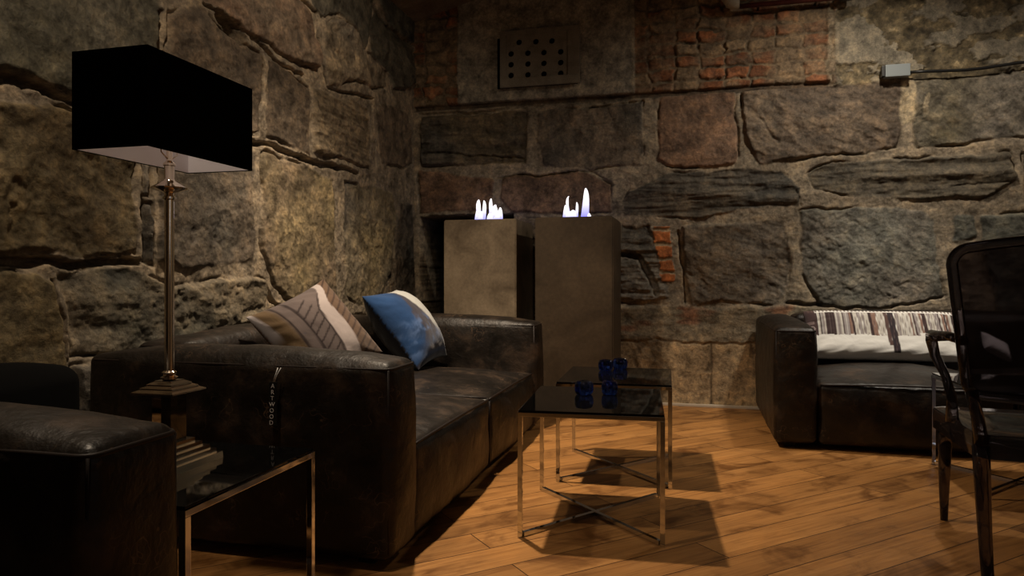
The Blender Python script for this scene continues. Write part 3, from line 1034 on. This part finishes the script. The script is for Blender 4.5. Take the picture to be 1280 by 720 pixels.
g = make_glass()
for i, (px, py, lb, rz) in enumerate(((730, 493, 'left blue glass holder on the nearer chrome table', 0.3),
                                  (762, 493, 'right blue glass holder on the nearer chrome table', 0.9),
                                  (757, 463, 'left blue glass holder on the farther chrome table, partly before its neighbour', 0.5),
                                  (775, 461, 'right blue glass holder on the farther chrome table', 0.1))):
    o = g if i == 0 else g.copy()
    if i: C.objects.link(o)
    o.location = on_z(px, py, TH)
    o.rotation_euler = (0, 0, rz)
    tag(o, lb, 'candle holder', 'lobed cobalt glass tealight holders')

# ------------------------------------------------------------------ lamp
LX, LY = -1.388, 1.637
lamp = empty('table_lamp', (LX, LY, TH))
tag(lamp, 'tall polished metal lamp with a black rectangular shade on the left side table', 'lamp')
mb = MB()
prof = []
for (r, z0, z1) in ((0.098, 0.0, 0.018), (0.086, 0.018, 0.03), (0.074, 0.03, 0.042), (0.060, 0.042, 0.054), (0.046, 0.054, 0.066)):
    prof += [(r, z0), (r * 0.985, z1)]
mb.lathe(prof, sides=4)
mb.build('base', M['nickel'], lamp)
mb = MB().lathe([(0.030, 0.066), (0.030, 0.198)], sides=4)
mb.build('crystal_block', M['crystal'], lamp)
mb = MB()
mb.lathe([(0.066, 0.198), (0.066, 0.202), (0.052, 0.208), (0.052, 0.212), (0.040, 0.217), (0.040, 0.221), (0.026, 0.228), (0.026, 0.230)], sides=4)
cp = mb.build('cap', M['nickel'], lamp)
mb = MB()
mb.lathe([(0.0125, 0.229), (0.022, 0.233), (0.022, 0.238), (0.014, 0.242), (0.019, 0.247), (0.019, 0.251), (0.0125, 0.256),
          (0.0125, 0.722), (0.017, 0.725), (0.017, 0.731), (0.0125, 0.734), (0.014, 0.742), (0.046, 0.752), (0.047, 0.756), (0.030, 0.766), (0.016, 0.774),
          (0.013, 0.78), (0.013, 0.815), (0.016, 0.817), (0.016, 0.822), (0.008, 0.83), (0.008, 0.86)])
po = mb.build('pole', M['nickel'], lamp); smooth_angle(po, 35)
mb = MB()
mb.tube([(0, 0.008, 0.835), (0, 0.03, 0.85), (0, 0.034, 0.88), (0, 0.034, 0.98), (0, 0.0, 1.03), (0, -0.034, 0.98), (0, -0.034, 0.88), (0, -0.03, 0.85), (0, -0.008, 0.835)], 0.002, 6)
mb.lathe([(0.014, 0.86), (0.017, 0.865), (0.017, 0.90), (0.012, 0.905)], n=16)
mb.tube([(-0.105, 0, 1.05), (0, 0, 1.03), (0.105, 0, 1.05)], 0.002, 6)
mb.build('harp', M['nickel'], lamp, True)
sx0, sx1, sy0, sy1 = -1.494 - LX, -1.270 - LX, 1.425 - LY, 1.842 - LY
sz0, sz1 = 1.318 - TH, 1.562 - TH
mb = MB()
th = 0.003
for (a, b_) in (((sx0, sy0), (sx1, sy0 + th)), ((sx0, sy1 - th), (sx1, sy1)), ((sx0, sy0 + th), (sx0 + th, sy1 - th)), ((sx1 - th, sy0 + th), (sx1, sy1 - th))):
    mb.box((a[0], a[1], sz0), (b_[0], b_[1], sz1))
sh = mb.build('lamp_shade', M['shade'], lamp)
mb = MB()
i0, i1, j0, j1 = sx0 + th + .0005, sx1 - th - .0005, sy0 + th + .0005, sy1 - th - .0005
for (a, b_) in (((i0, j0), (i1, j0 + .001)), ((i0, j1 - .001), (i1, j1)), ((i0, j0), (i0 + .001, j1)), ((i1 - .001, j0), (i1, j1))):
    mb.box((a[0], a[1], sz0 + 0.002), (b_[0], b_[1], sz1 - 0.002))
tag(mb.build('lining', M['shade_in'], sh), 'pale lining')


# ------------------------------------------------------------------ fire plinths
def mat_flame():
    m = bpy.data.materials.new('flame'); m.use_nodes = True
    nt = m.node_tree; nt.nodes.clear()
    t = nt.nodes.new('ShaderNodeTexCoord'); s = nt.nodes.new('ShaderNodeSeparateXYZ')
    nt.links.new(t.outputs['Generated'], s.inputs[0])
    r = nt.nodes.new('ShaderNodeValToRGB')
    e = r.color_ramp.elements
    e[0].position = 0.0; e[0].color = (0.10, 0.08, 0.9, 1)
    e[1].position = 0.7; e[1].color = (1.0, 0.93, 0.95, 1)
    x = e.new(0.38); x.color = (0.5, 0.48, 1.0, 1)
    nt.links.new(s.outputs[2], r.inputs[0])
    em = nt.nodes.new('ShaderNodeEmission'); em.inputs[1].default_value = 1.5
    nt.links.new(r.outputs[0], em.inputs[0])
    o = nt.nodes.new('ShaderNodeOutputMaterial'); nt.links.new(em.outputs[0], o.inputs[0])
    return m


M['flame'] = mat_flame()
PW, PH = 0.566, 1.437


def flame_mesh(h, r, lean, hollow=0.0):
    mb = MB()
    pts = []; rad = []; r = r * 1.5; h = h * 1.3
    for k in range(17):
        t = k / 16
        pts.append((lean * math.sin(t * 2.6) * h, 0.15 * lean * h * t, (1 - (1 - t) ** 1.6) * h))
        rad.append(max(0.0008, r * (1.0 - 0.4 * math.sin(min(1, t * 1.6) * PI) * hollow) * (1 - t ** 2.6) ** 0.75 * (1.1 - 0.35 * t)))
    mb.tube(pts, rad, 10)
    return mb


def make_plinth(loc, label, flames, mt):
    p = empty('fire_plinth', loc)
    tag(p, label, 'fire column', 'concrete fire plinths')
    # body with an open trough in its top
    o = 0.17
    v = [(0, 0, 0), (PW, 0, 0), (PW, PW, 0), (0, PW, 0), (0, 0, PH), (PW, 0, PH), (PW, PW, PH), (0, PW, PH),
         (o, o, PH), (PW - o, o, PH), (PW - o, PW - o, PH), (o, PW - o, PH),
         (o, o, PH - .05), (PW - o, o, PH - .05), (PW - o, PW - o, PH - .05), (o, PW - o, PH - .05)]
    f = [(3, 2, 1, 0), (0, 1, 5, 4), (1, 2, 6, 5), (2, 3, 7, 6), (3, 0, 4, 7), (4, 5, 9, 8), (5, 6, 10, 9), (6, 7, 11, 10), (7, 4, 8, 11),
         (8, 9, 13, 12), (9, 10, 14, 13), (10, 11, 15, 14), (11, 8, 12, 15), (12, 13, 14, 15)]
    bm = bmesh.new()
    vv = [bm.verts.new(c) for c in v]
    for q in f: bm.faces.new([vv[i] for i in q])
    ed = [e for e in bm.edges if (max(e.verts[0].co.z, e.verts[1].co.z) >= PH - 1e-6 or abs(e.verts[0].co.z - e.verts[1].co.z) > 0.5) and all(min(x.co.x, x.co.y, PW - x.co.x, PW - x.co.y) < 0.01 for x in e.verts)]
    bmesh.ops.bevel(bm, geom=ed, offset=0.008, segments=3, affect='EDGES')
    me = bpy.data.meshes.new('column'); bm.to_mesh(me); bm.free(); me.materials.append(mt)
    c = bpy.data.objects.new('column', me); C.objects.link(c); c.parent = p
    MB().box((o + .02, o + .02, PH - .05), (PW - o - .02, PW - o - .02, PH - .012), 0.004).build('burner', M['black'], p)
    for (x, h, r, lean, hl) in flames:
        fm = flame_mesh(h, r, lean, hl).build('flame', M['flame'], p, True)
        fm.location = (x - 0.035, PW / 2, PH - 0.015)
    return p


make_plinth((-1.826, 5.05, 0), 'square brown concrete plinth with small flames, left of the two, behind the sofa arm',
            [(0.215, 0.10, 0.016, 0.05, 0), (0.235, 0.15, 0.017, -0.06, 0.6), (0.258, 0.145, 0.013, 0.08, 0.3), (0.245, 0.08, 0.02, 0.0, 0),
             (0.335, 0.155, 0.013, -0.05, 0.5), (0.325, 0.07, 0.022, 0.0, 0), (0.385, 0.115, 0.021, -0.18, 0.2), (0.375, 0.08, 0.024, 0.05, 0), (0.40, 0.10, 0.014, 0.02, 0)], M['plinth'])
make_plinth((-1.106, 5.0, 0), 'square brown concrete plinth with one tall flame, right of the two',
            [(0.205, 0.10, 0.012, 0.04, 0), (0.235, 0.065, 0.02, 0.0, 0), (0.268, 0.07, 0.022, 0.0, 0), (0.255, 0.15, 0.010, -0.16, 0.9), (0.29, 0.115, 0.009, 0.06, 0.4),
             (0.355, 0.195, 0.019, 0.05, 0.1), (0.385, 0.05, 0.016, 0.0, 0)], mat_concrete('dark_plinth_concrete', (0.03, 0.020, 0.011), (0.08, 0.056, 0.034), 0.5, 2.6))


# ------------------------------------------------------------------ cushions
def pillow(name, a, b, T, front, back, corner, n=70, power=4.0, pinch=0.05, ex=0.55, tone=1.0):
    """a, b edge vectors; corner = corner position; front(s,t)->colour array for s along a, t along b; T half thickness"""
    a, b = Vector(a), Vector(b)
    nrm = a.cross(b).normalized()
    g_ = np.linspace(-1, 1, n)
    g_ = np.sign(g_) * (1 - (1 - np.abs(g_)) ** 1.35)
    Sg, Tg = np.meshgrid(g_, g_, indexing='ij')
    th_ = T * (np.clip(1 - np.abs(Sg) ** power, 0, 1) * np.clip(1 - np.abs(Tg) ** power, 0, 1)) ** ex
    th_ = th_ * (1 + 0.06 * fbm(Sg * 2 + 5, Tg * 2 + 5, 3, T * 100))
    s2 = Sg * (1 - pinch * (1 - Tg ** 2))
    t2 = Tg * (1 - pinch * (1 - Sg ** 2))
    # puckers radiating from the seams
    pk = 0.004 * np.clip(np.maximum(np.abs(Sg), np.abs(Tg)) - 0.55, 0, 1) * np.sin(14 * (Sg + 1.3 * Tg) + 3 * fbm(Sg * 3, Tg * 3, 2, 3)) * 2
    rim = np.clip((1 - np.maximum(np.abs(Sg), np.abs(Tg))) * 6, 0, 1)
    A = np.array(a) / 2; B = np.array(b) / 2; Nn = np.array(nrm)
    c0 = np.array(corner) + A + B
    base = c0 + s2[..., None] * A + t2[..., None] * B
    Pf = base + ((th_ + pk * rim))[..., None] * Nn
    Pb = base - ((th_ + pk * rim))[..., None] * Nn
    V = np.concatenate([Pf.reshape(-1, 3), Pb.reshape(-1, 3)])
    F = []; N2 = n * n
    ct = c0
    for i in range(n - 1):
        for j in range(n - 1):
            q = (i * n + j, (i + 1) * n + j, (i + 1) * n + j + 1, i * n + j + 1)
            F.append(q); F.append(tuple(N2 + x for x in q[::-1]))
    colf = np.clip(tone * front((Sg + 1) / 2, (Tg + 1) / 2), 0, 1).reshape(-1, 3)
    colb = np.clip(back((Sg + 1) / 2, (Tg + 1) / 2), 0, 1).reshape(-1, 3)
    # origin at centre
    V = V - ct
    me = bpy.data.meshes.new(name)
    me.from_pydata([tuple(v) for v in V], [], F)
    ca = me.color_attributes.new('Col', 'FLOAT_COLOR', 'POINT')
    rgba = np.ones((2 * N2, 4), np.float32)
    rgba[:N2, :3] = colf; rgba[N2:, :3] = colb
    ca.data.foreach_set('color', rgba.reshape(-1))
    bm = bmesh.new(); bm.from_mesh(me)
    bmesh.ops.remove_doubles(bm, verts=bm.verts[:], dist=1e-5)
    bm.to_mesh(me); bm.free()
    me.polygons.foreach_set('use_smooth', [True] * len(me.polygons))
    me.materials.append(M['fabric'])
    o = bpy.data.objects.new(name, me); C.objects.link(o); o.location = tuple(ct)
    return o


def lerp3(base, c, k):
    return base * (1 - k[..., None]) + np.array(c) * k[..., None]


def band(x, c, w_):
    return np.exp(-((x - c) / w_) ** 4)


def vw(x, y, z):
    """view-aligned (right, up, towards viewer) vector to world"""
    return Vector((x * CS + z * SN, x * SN - z * CS, y))


def pat_feather(s, t):
    # s: along the top edge away from the apex, t: down the right hand edge
    base = np.ones(s.shape + (3,)) * np.array([0.20, 0.155, 0.145])
    base = base * (0.8 + 0.3 * fbm(s * 4, t * 4, 3, 71))[..., None]
    base = lerp3(base, (0.16, 0.10, 0.045), sstep(0.78, 0.86, s) * sstep(1.0, 0.2, t * 0.5))     # brown at the far side
    dark = (0.02, 0.009, 0.009)
    for i in range(11):                                                                          # barbs
        q = t - (0.02 + 0.10 * i) - 0.55 * (s - 0.3)
        base = lerp3(base, dark, band(q, 0, 0.010) * sstep(0.48, 0.5, s) * sstep(0.70, 0.68, s))
    base = lerp3(base, dark, band(s, 0.68 + 0.03 * t, 0.014))
    base = lerp3(base, dark, band(s, 0.80 + 0.03 * t, 0.012))
    white = 0.40 - 0.02 * np.sin(3 * t) - 0.22 * sstep(0.35, 0.0, t)
    wd = 0.045 + 0.05 * sstep(0.0, 0.6, t)
    base = lerp3(base, (0.6, 0.52, 0.5), sstep(wd + 0.01, wd, np.abs(s - white)))
    base = lerp3(base, dark, band(s, white + wd + 0.02, 0.012) * sstep(0.1, 0.2, t))
    k = sstep(0.005, -0.005, s - (white - wd))
    br = np.ones(s.shape + (3,)) * np.array([0.17, 0.10, 0.06])
    for i in range(12):
        br = lerp3(br, (0.05, 0.022, 0.012), band(t - 0.09 * i - 0.5 * s, 0, 0.012))
    base = base * (1 - k[..., None]) + br * k[..., None]
    tip = sstep(0.95, 0.97, s + 0.05 * t) * sstep(0.45, 0.3, t)
    base = lerp3(base, (0.55, 0.5, 0.5), tip)
    return base


def pat_dark(c):
    return lambda s, t: np.ones(s.shape + (3,)) * np.array(c) * (1 + 0.1 * fbm(s * 5, t * 5, 2, 72))[..., None]


apex = Vector((-1.82, 3.24, 0.993))
a1 = vw(-0.246, -0.173, 0.40); b1 = vw(0.325, -0.355, 0.0)
b1 = b1 - a1 * (a1.dot(b1) / a1.dot(a1))
# a x b must face the room: swap roles if needed
p1 = pillow('cushion', a1, b1, 0.115, pat_feather, pat_dark((0.25, 0.15, 0.10)), apex, power=2.6, ex=0.6, pinch=0.08, tone=0.6)
tag(p1, 'tan and white feather-print cushion standing on its corner on the long sofa', 'cushion', 'square cushions on the long sofa')


def pat_blue(s, t):
    # s: 0 far side .. 1 near side ; t: 0 top .. 1 bottom
    n = fbm(s * 5, t * 6, 5, 73)
    base = np.ones(s.shape + (3,)) * np.array([0.018, 0.068, 0.20]) * (1 + 0.45 * n)[..., None]
    g = sstep(0.0, 0.05, (1 - s) - (0.36 - 0.22 * t) + 0.10 * n) * sstep(0.9, 0.7, t)
    base = lerp3(base, (0.065, 0.06, 0.085), g)
    cl = sstep(-0.1, 0.35, fbm(s * 8, t * 8, 5, 74)) * np.exp(-(((s - 0.7) / 0.4) ** 2)) * sstep(0.42, 0.6, t) * sstep(0.95, 0.82, t)
    base = lerp3(base, (0.16, 0.28, 0.58), cl * 0.85)
    wt = sstep(0.0, 0.04, (1 - s) - (0.40 + 0.30 * np.abs(t - 0.12)) + 0.04 * n) * sstep(0.8, 0.6, t)
    base = lerp3(base, (0.7, 0.72, 0.7), wt)
    gb = sstep(0.84, 0.88, t) * sstep(0.95, 0.9, t) * sstep(0.15, 0.3, 1 - s)
    base = lerp3(base, (0.12, 0.11, 0.11), gb * 0.8)
    base = lerp3(base, (0.012, 0.012, 0.03), sstep(0.93, 0.97, np.maximum(t, 1 - s)))
    return base


near_top = Vector((-1.885, 3.80, 0.890))
a2 = vw(0.12, 0.03, -0.52); b2 = vw(0.335, -0.435, 0.0)
far_top = near_top + a2
p2 = pillow('cushion', -a2, b2, 0.15, lambda s, t: pat_blue(s, t), pat_dark((0.006, 0.006, 0.009)), far_top, power=2.6, ex=0.62, pinch=0.07, tone=0.62)
tag(p2, 'blue and white printed cushion with a black back leaning on the long sofa', 'cushion', 'square cushions on the long sofa')


def pat_records(s, t):
    # s: 0 left .. 1 right ; t: 0 top .. 1 bottom
    rs = np.random.RandomState(5)
    base = np.ones(s.shape + (3,)) * np.array([0.88, 0.86, 0.81])
    x = 0.07
    while x < 0.985:
        wd = rs.uniform(0.006, 0.018)
        bot = 0.58 + 0.03 * rs.rand() - (0.06 if x > 0.72 else 0)
        dk = rs.rand()
        c = (0.05, 0.03, 0.03) if dk < 0.33 else ((0.28, 0.17, 0.13) if dk < 0.5 else ((0.6, 0.56, 0.5) if dk < 0.8 else (0.35, 0.31, 0.3)))
        if abs(x - 0.555) < 0.02: bot = 0.93; c = (0.04, 0.03, 0.035)
        if abs(x - 0.525) < 0.012: bot = 0.80; c = (0.12, 0.07, 0.06)
        if 0.60 < x < 0.68 and dk < 0.6: c = (0.66, 0.63, 0.58)
        lean = 0.02 * (t - 0.3) * (1 if x > 0.3 else 0)
        inside = sstep(0.0015, -0.0005, np.abs(s - lean - x - wd / 2) - wd / 2) * sstep(0.01, 0, t - bot) * sstep(0.0, 0.01, t - 0.10)
        base = lerp3(base, c, inside)
        edge = band(s - lean, x, 0.0013) * sstep(0.01, 0, t - bot) * sstep(0.0, 0.01, t - 0.10)
        base = lerp3(base, (0.10, 0.06, 0.06), edge * 0.8)
        x += wd + rs.uniform(0.0, 0.004)
    # printed gadget at the left end
    k = (s < 0.068) & (t < 0.60)
    base = np.where(k[..., None], np.array([0.07, 0.04, 0.04]), base)
    rr = np.hypot((s - 0.035) * 2.6, t - 0.46)
    ring = (np.abs(rr - 0.055) < 0.012) | (rr < 0.02)
    base = np.where((ring & k)[..., None], np.array([0.35, 0.28, 0.27]), base)
    k2 = (np.abs(t - 0.33) < 0.03) & (s < 0.06) & (s > 0.01)
    base = np.where(k2[..., None], np.array([0.25, 0.18, 0.17]), base)
    base = lerp3(base, (0.12, 0.07, 0.06), sstep(0.10, 0.07, t) * (0.5 + 0.5 * np.sin(s * 260)))
    base = lerp3(base, (0.35, 0.14, 0.10), sstep(0.992, 0.996, s) * sstep(0.7, 0.6, t))
    return base


# long cushion: runs along +x on the back sofa
pc0 = Vector((0.775, 5.17, 0.455))
a3 = Vector((0.95, 0.0, 0)); b3 = Vector((0, -0.19, -0.305))
top_left = Vector((0.755, 5.31, 0.762))
p3 = pillow('cushion', b3, a3, 0.075, lambda s, t: pat_records(t, s), pat_dark((0.6, 0.58, 0.53)), top_left, n=240, power=6, pinch=0.015)
tag(p3, 'long white cushion printed with record sleeves, on the sofa at the back wall', 'cushion')

p4 = pillow('cushion', Vector((0.0, -0.06, -0.10)), Vector((0.15, 0.0, -0.085)), 0.04, pat_dark((0.75, 0.73, 0.75)), pat_dark((0.75, 0.73, 0.75)), Vector((1.83, 5.22, 0.645)), n=40)
tag(p4, 'small plain pale cushion seen through the smoked chair at the right edge', 'cushion')

# ------------------------------------------------------------------ smoked acrylic armchair
chair = empty('acrylic_armchair', (1.225, 2.98, 0), math.radians(-6))
tag(chair, 'smoked dark acrylic armchair with a squared back, cut by the right edge', 'chair')
sm = M['smoke']
# local frame: +y = front of the chair, back at y=-0.30; +-x half width .28
bw0, bw1 = 0.29, 0.345        # half width low / high of the back
z0, z1 = 0.60, 1.10


def back_outline(gz0, gz1, w0, w1, r, arch):
    pts = []
    def corner(cx, cz, a0, rr):
        for k in range(7):
            a = math.radians(a0 + 15 * k)
            pts.append((cx + rr * math.cos(a), cz + rr * math.sin(a)))
    corner(w1 - r, gz1 - r, 0, r)
    for x in np.linspace(w1 - r - 0.02, -(w1 - r - 0.02), 11):
        pts.append((x, gz1 + arch * (1 - (x / (w1 - r)) ** 2)))
    corner(-w1 + r, gz1 - r, 90, r)
    corner(-w0 + r, gz0 + r, 180, r)
    for x in np.linspace(-(w0 - r - 0.02), w0 - r - 0.02, 9):
        pts.append((x, gz0 - 0.4 * arch * (1 - (x / (w0 - r)) ** 2)))
    corner(w0 - r, gz0 + r, 270, r)
    return pts


def by(z): return -0.27 - 0.10 * (z - 0.45) / 0.6 if z > 0.45 else -0.27


ol = back_outline(z0, z1, bw0, bw1, 0.055, 0.025)
mb = MB()
mb.tube([(x, by(z), z) for x, z in ol], 0.018, 10, True)
bf = mb.build('back_frame', sm, chair, True)
il = back_outline(z0 + 0.01, z1 - 0.01, bw0 - 0.01, bw1 - 0.01, 0.05, 0.025)
v = [(x, by(z) - 0.006, z) for x, z in il] + [(x, by(z) + 0.006, z) for x, z in il]
n = len(il)
f = [tuple(range(n)), tuple(range(n, 2 * n))[::-1]] + [(i, i + n, (i + 1) % n + n, (i + 1) % n) for i in range(n)]
obj('back_panel', v, f, sm, chair, False)
# seat
ol = []
for (cx, cy, a0) in ((0.24, 0.25, 0), (-0.24, 0.25, 90), (-0.21, -0.23, 180), (0.21, -0.23, 270)):
    for k in range(7):
        a = math.radians(a0 + 15 * k)
        ol.append((cx + 0.045 * math.cos(a), cy + 0.045 * math.sin(a)))
n = len(ol)
v = []; f = []
prof = [(0.97, 0.375), (1.0, 0.38), (1.0, 0.452), (0.985, 0.462), (0.9, 0.468), (0.5, 0.460)]
for (s_, z) in prof: v += [(x * s_, y * s_, z) for x, y in ol]
for i in range(len(prof) - 1):
    for k in range(n): f.append((i * n + k, i * n + (k + 1) % n, (i + 1) * n + (k + 1) % n, (i + 1) * n + k))
f.append(tuple(range(n))[::-1]); f.append(tuple((len(prof) - 1) * n + k for k in range(n)))
so = obj('seat', v, f, sm, chair); smooth_angle(so, 45)
for sx in (-1, 1):
    # rear leg and stile
    mb = MB(); mb.tube([(sx * 0.24, -0.36, 0.0), (sx * 0.238, -0.315, 0.15), (sx * 0.235, -0.275, 0.30), (sx * 0.235, -0.255, 0.42)], [0.019, 0.022, 0.026, 0.028], 12)
    mb.build('leg', sm, chair, True)
    mb = MB(); mb.tube([(sx * 0.245, 0.25, 0.0), (sx * 0.245, 0.25, 0.12), (sx * 0.243, 0.248, 0.30), (sx * 0.24, 0.245, 0.40)], [0.014, 0.019, 0.026, 0.030], 12)
    mb.build('leg', sm, chair, True)
    mb = MB(); mb.tube([(sx * 0.235, -0.262, 0.43), (sx * 0.25, -0.28, 0.52), (sx * 0.275, by(0.62), 0.62)], [0.024, 0.02, 0.019], 10)
    mb.build('stile', sm, chair, True)
    mb = MB()
    mb.tube([(sx * 0.30, by(0.78), 0.785), (sx * 0.315, -0.18, 0.79), (sx * 0.325, -0.05, 0.78), (sx * 0.325, 0.06, 0.775), (sx * 0.318, 0.105, 0.755),
             (sx * 0.305, 0.10, 0.69), (sx * 0.28, 0.05, 0.62), (sx * 0.265, 0.02, 0.54), (sx * 0.262, 0.03, 0.45)],
            [0.015, 0.017, 0.02, 0.022, 0.021, 0.018, 0.016, 0.018, 0.024], 12)
    mb.build('armrest', sm, chair, True)


# ------------------------------------------------------------------ things fixed to the walls
def wall_quad(px0, py0, px1, py1, y):
    r0 = ray(px0, py0); r1 = ray(px1, py1)
    t0 = y / r0[1]; t1 = y / r1[1]
    return r0[0] * t0, CAMZ + r0[2] * t0, r1[0] * t1, CAMZ + r1[2] * t1


YV = WY - 0.012
x0, zt, x1, zb = wall_quad(626, 41, 725, 104, YV)
vent = empty('vent_plate', ((x0 + x1) / 2, YV, zb))
tag(vent, 'square metal vent plate with round holes on the plastered upper wall', 'vent')
hw = (x1 - x0) / 2; hh = zt - zb
plate = MB().box((-hw + 0.055, -0.022, 0.07), (hw - 0.095, -0.012, hh - 0.035)).build('plate', M['vent'], vent)
cut = MB()
sxp = (x1 - x0) / 99.0
holes = []
for r_, (yy, xs_) in enumerate(((52, (649, 670, 690)), (66, (639, 660, 680, 701)), (79.5, (639, 660, 680, 701)), (93, (639, 660, 680, 701)))):
    for px in xs_:
        hx, hz, _, _ = wall_quad(px, yy - (px - 675) * 0.045 + 0.0, px, yy, YV - 0.015)
        holes.append((hx - (x0 + x1) / 2, hz - zb))
for (hx, hz) in holes:
    n = 16
    v = [(hx + 0.024 * math.cos(2 * PI * k / n), yv, hz + 0.024 * math.sin(2 * PI * k / n)) for yv in (-0.05, 0.02) for k in range(n)]
    f = [tuple(range(n)), tuple(range(n, 2 * n))[::-1]] + [(k, k + n, (k + 1) % n + n, (k + 1) % n) for k in range(n)]
    cut.add(v, f)
co = cut.build('vent_cutter', M['black'], vent)
for o_ in (plate, co): 
    bm = bmesh.new(); bm.from_mesh(o_.data); bmesh.ops.recalc_face_normals(bm, faces=bm.faces[:]); bm.to_mesh(o_.data); bm.free()
bo = plate.modifiers.new('holes', 'BOOLEAN'); bo.operation = 'DIFFERENCE'; bo.object = co; bo.solver = 'EXACT'
bpy.context.view_layer.update()
dg = bpy.context.evaluated_depsgraph_get()
nm = bpy.data.meshes.new_from_object(plate.evaluated_get(dg))
plate.modifiers.clear(); plate.data = nm
bpy.data.objects.remove(co)
mb = MB()
mb.box((-hw, -0.03, 0), (hw, -0.004, 0.07), 0.003)
mb.box((-hw, -0.03, hh - 0.035), (hw, -0.004, hh), 0.003)
mb.box((hw - 0.095, -0.03, 0.07), (hw, -0.004, hh - 0.035), 0.003)
mb.box((-hw, -0.03, 0.07), (-hw + 0.055, -0.004, hh - 0.035), 0.003)
for xx in (-0.12, 0.05): mb.box((xx - 0.012, -0.042, hh - 0.03), (xx + 0.012, -0.028, hh - 0.003), 0.003)
mb.build('frame', M['vent'], vent)
MB().box((-hw - 0.028, -0.006, 0.0), (hw - 0.02, 0.012, hh - 0.05)).build('shade_backing', M['shade'], vent)  # black sheet standing for the shadow in the cavity and holes

# grey junction box with its cable
x0, zt, x1, zb = wall_quad(1106, 82, 1137, 95, WY - 0.05)
jb = empty('junction_box', ((x0 + x1) / 2, WY - 0.05, zb))
tag(jb, 'small grey junction box at the top of the stonework on the back wall', 'junction box')
h2 = (x1 - x0) / 2
MB().box((-h2, -0.02, 0), (h2, 0.045, zt - zb), 0.004).build('housing', M['greybox'], jb)
MB().box((-h2 - 0.02, -0.01, 0.008), (-h2, 0.04, zt - zb - 0.004), 0.003).build('gland', M['black'], jb)
mb = MB()
xx = x1
pts = []
zc = (zt + zb) / 2
for k in range(30):
    x = x1 - 0.005 + (4.9 - x1) * k / 29
    pts.append((x, WY - 0.035, zc - 0.012 - 0.012 * math.sin(min(1, k / 6) * PI) + 0.02 * sstep(0, 10, k) + 0.004 * math.sin(k * 1.3)))
mb.tube(pts, 0.011, 8)
cab = mb.build('cable', M['black'], None, True)
tag(cab, 'thick black cable along the ledge to the right of the grey junction box', 'cable')
# painted pipe and its pale fitting at the top of the brickwork
x0, zz, x1, _ = wall_quad(925, 8, 1046, 3, WY - 0.09)
pp = MB(); pp.tube([(x0, WY - 0.09, zz), (x1, WY - 0.09, zz), (x1 + 0.02, WY - 0.09, zz)], 0.018, 12)
pr = pp.build('pipe', M['rustpipe'], None, True)
tag(pr, 'dark red pipe crossing the top of the exposed brickwork', 'pipe')
MB().tube([(x1 + 0.02, WY - 0.09, zz), (x1 + 0.10, WY - 0.09, zz)], 0.030, 12).build('coupling', M['black'], pr, True)
for q in (0.2, 0.8):
    xm = x0 + (x1 - x0) * q
    MB().box((xm - 0.008, WY - 0.095, zz - 0.005), (xm + 0.008, WY + 0.03, zz + 0.005)).build('bracket', M['black'], pr)
x0, zt, x1, zb = wall_quad(900, -6, 926, 14, WY - 0.07)
ft = MB()
cx_, cz_ = (x0 + x1) / 2, (zt + zb) / 2
ft.tube([(cx_ - 0.05, WY - 0.09, cz_ + 0.12), (cx_ - 0.02, WY - 0.09, cz_ + 0.04), (cx_ + 0.01, WY - 0.09, cz_ + 0.0), (cx_ + 0.045, WY - 0.085, cz_ - 0.010), (cx_ + 0.065, WY - 0.085, cz_ - 0.012)],
        [0.05, 0.05, 0.052, 0.048, 0.04], 14)
ft.box((cx_ - 0.03, WY - 0.08, cz_ + 0.0), (cx_ + 0.03, WY + 0.04, cz_ + 0.05), 0.01)
fo = ft.build('pipe_elbow', M['cream'], None, False); smooth_angle(fo, 40)
tag(fo, 'pale rounded pipe elbow at the top edge, left of the red pipe', 'pipe fitting')
# pale cable trunking on the left wall under the vault, its end near the corner
rr = ray(541, 20); t = (WX + 0.06) / rr[0]
ye, ze = rr[1] * t, CAMZ + rr[2] * t
tr = MB().box((WX - 0.01, 0.5, ze - 0.03), (WX + 0.085, ye, ze + 0.045), 0.004).build('trim_1', M['whiteplastic'])
tag(tr, kind='structure')

# ------------------------------------------------------------------ hanging tag with its lettering
px_, py_ = 341, 463
yt = 2.155
r_ = ray(px_, py_); t = yt / r_[1]
tx, tz = r_[0] * t, CAMZ + r_[2] * t
ht = empty('hang_tag', (tx, yt, tz - 0.19))
tag(ht, 'narrow black hanging tag with white stacked lettering on the long sofa arm', 'tag')
MB().box((-0.015, 0.0, 0.0), (0.015, 0.0025, 0.15), 0.0006).build('tag_strip', M['black'], ht)
mb = MB()
mb.tube([(0.012, 0.012, 0.198), (0.008, 0.004, 0.175), (0.0, 0.0015, 0.148)], 0.0016, 6)
mb.tube([(0.024, 0.012, 0.198), (0.014, 0.004, 0.175), (0.004, 0.0015, 0.148)], 0.0016, 6)
mb.build('thread', M['letters'], ht, True)
for i, chh in enumerate('ARTWOOD'):
    cu = bpy.data.curves.new('letter', 'FONT')
    cu.body = chh; cu.size = 0.021; cu.align_x = 'CENTER'; cu.extrude = 0.0004
    to = bpy.data.objects.new('letter', cu); C.objects.link(to)
    bpy.context.view_layer.update()
    me = bpy.data.meshes.new_from_object(to.evaluated_get(bpy.context.evaluated_depsgraph_get()))
    bpy.data.objects.remove(to)
    me.materials.clear(); me.materials.append(M['letters'])
    lo = bpy.data.objects.new('letter', me); C.objects.link(lo); lo.parent = ht
    lo.location = (-0.001 * i, -0.0006, 0.129 - i * 0.0212)
    lo.rotation_euler = (PI / 2, 0, 0)
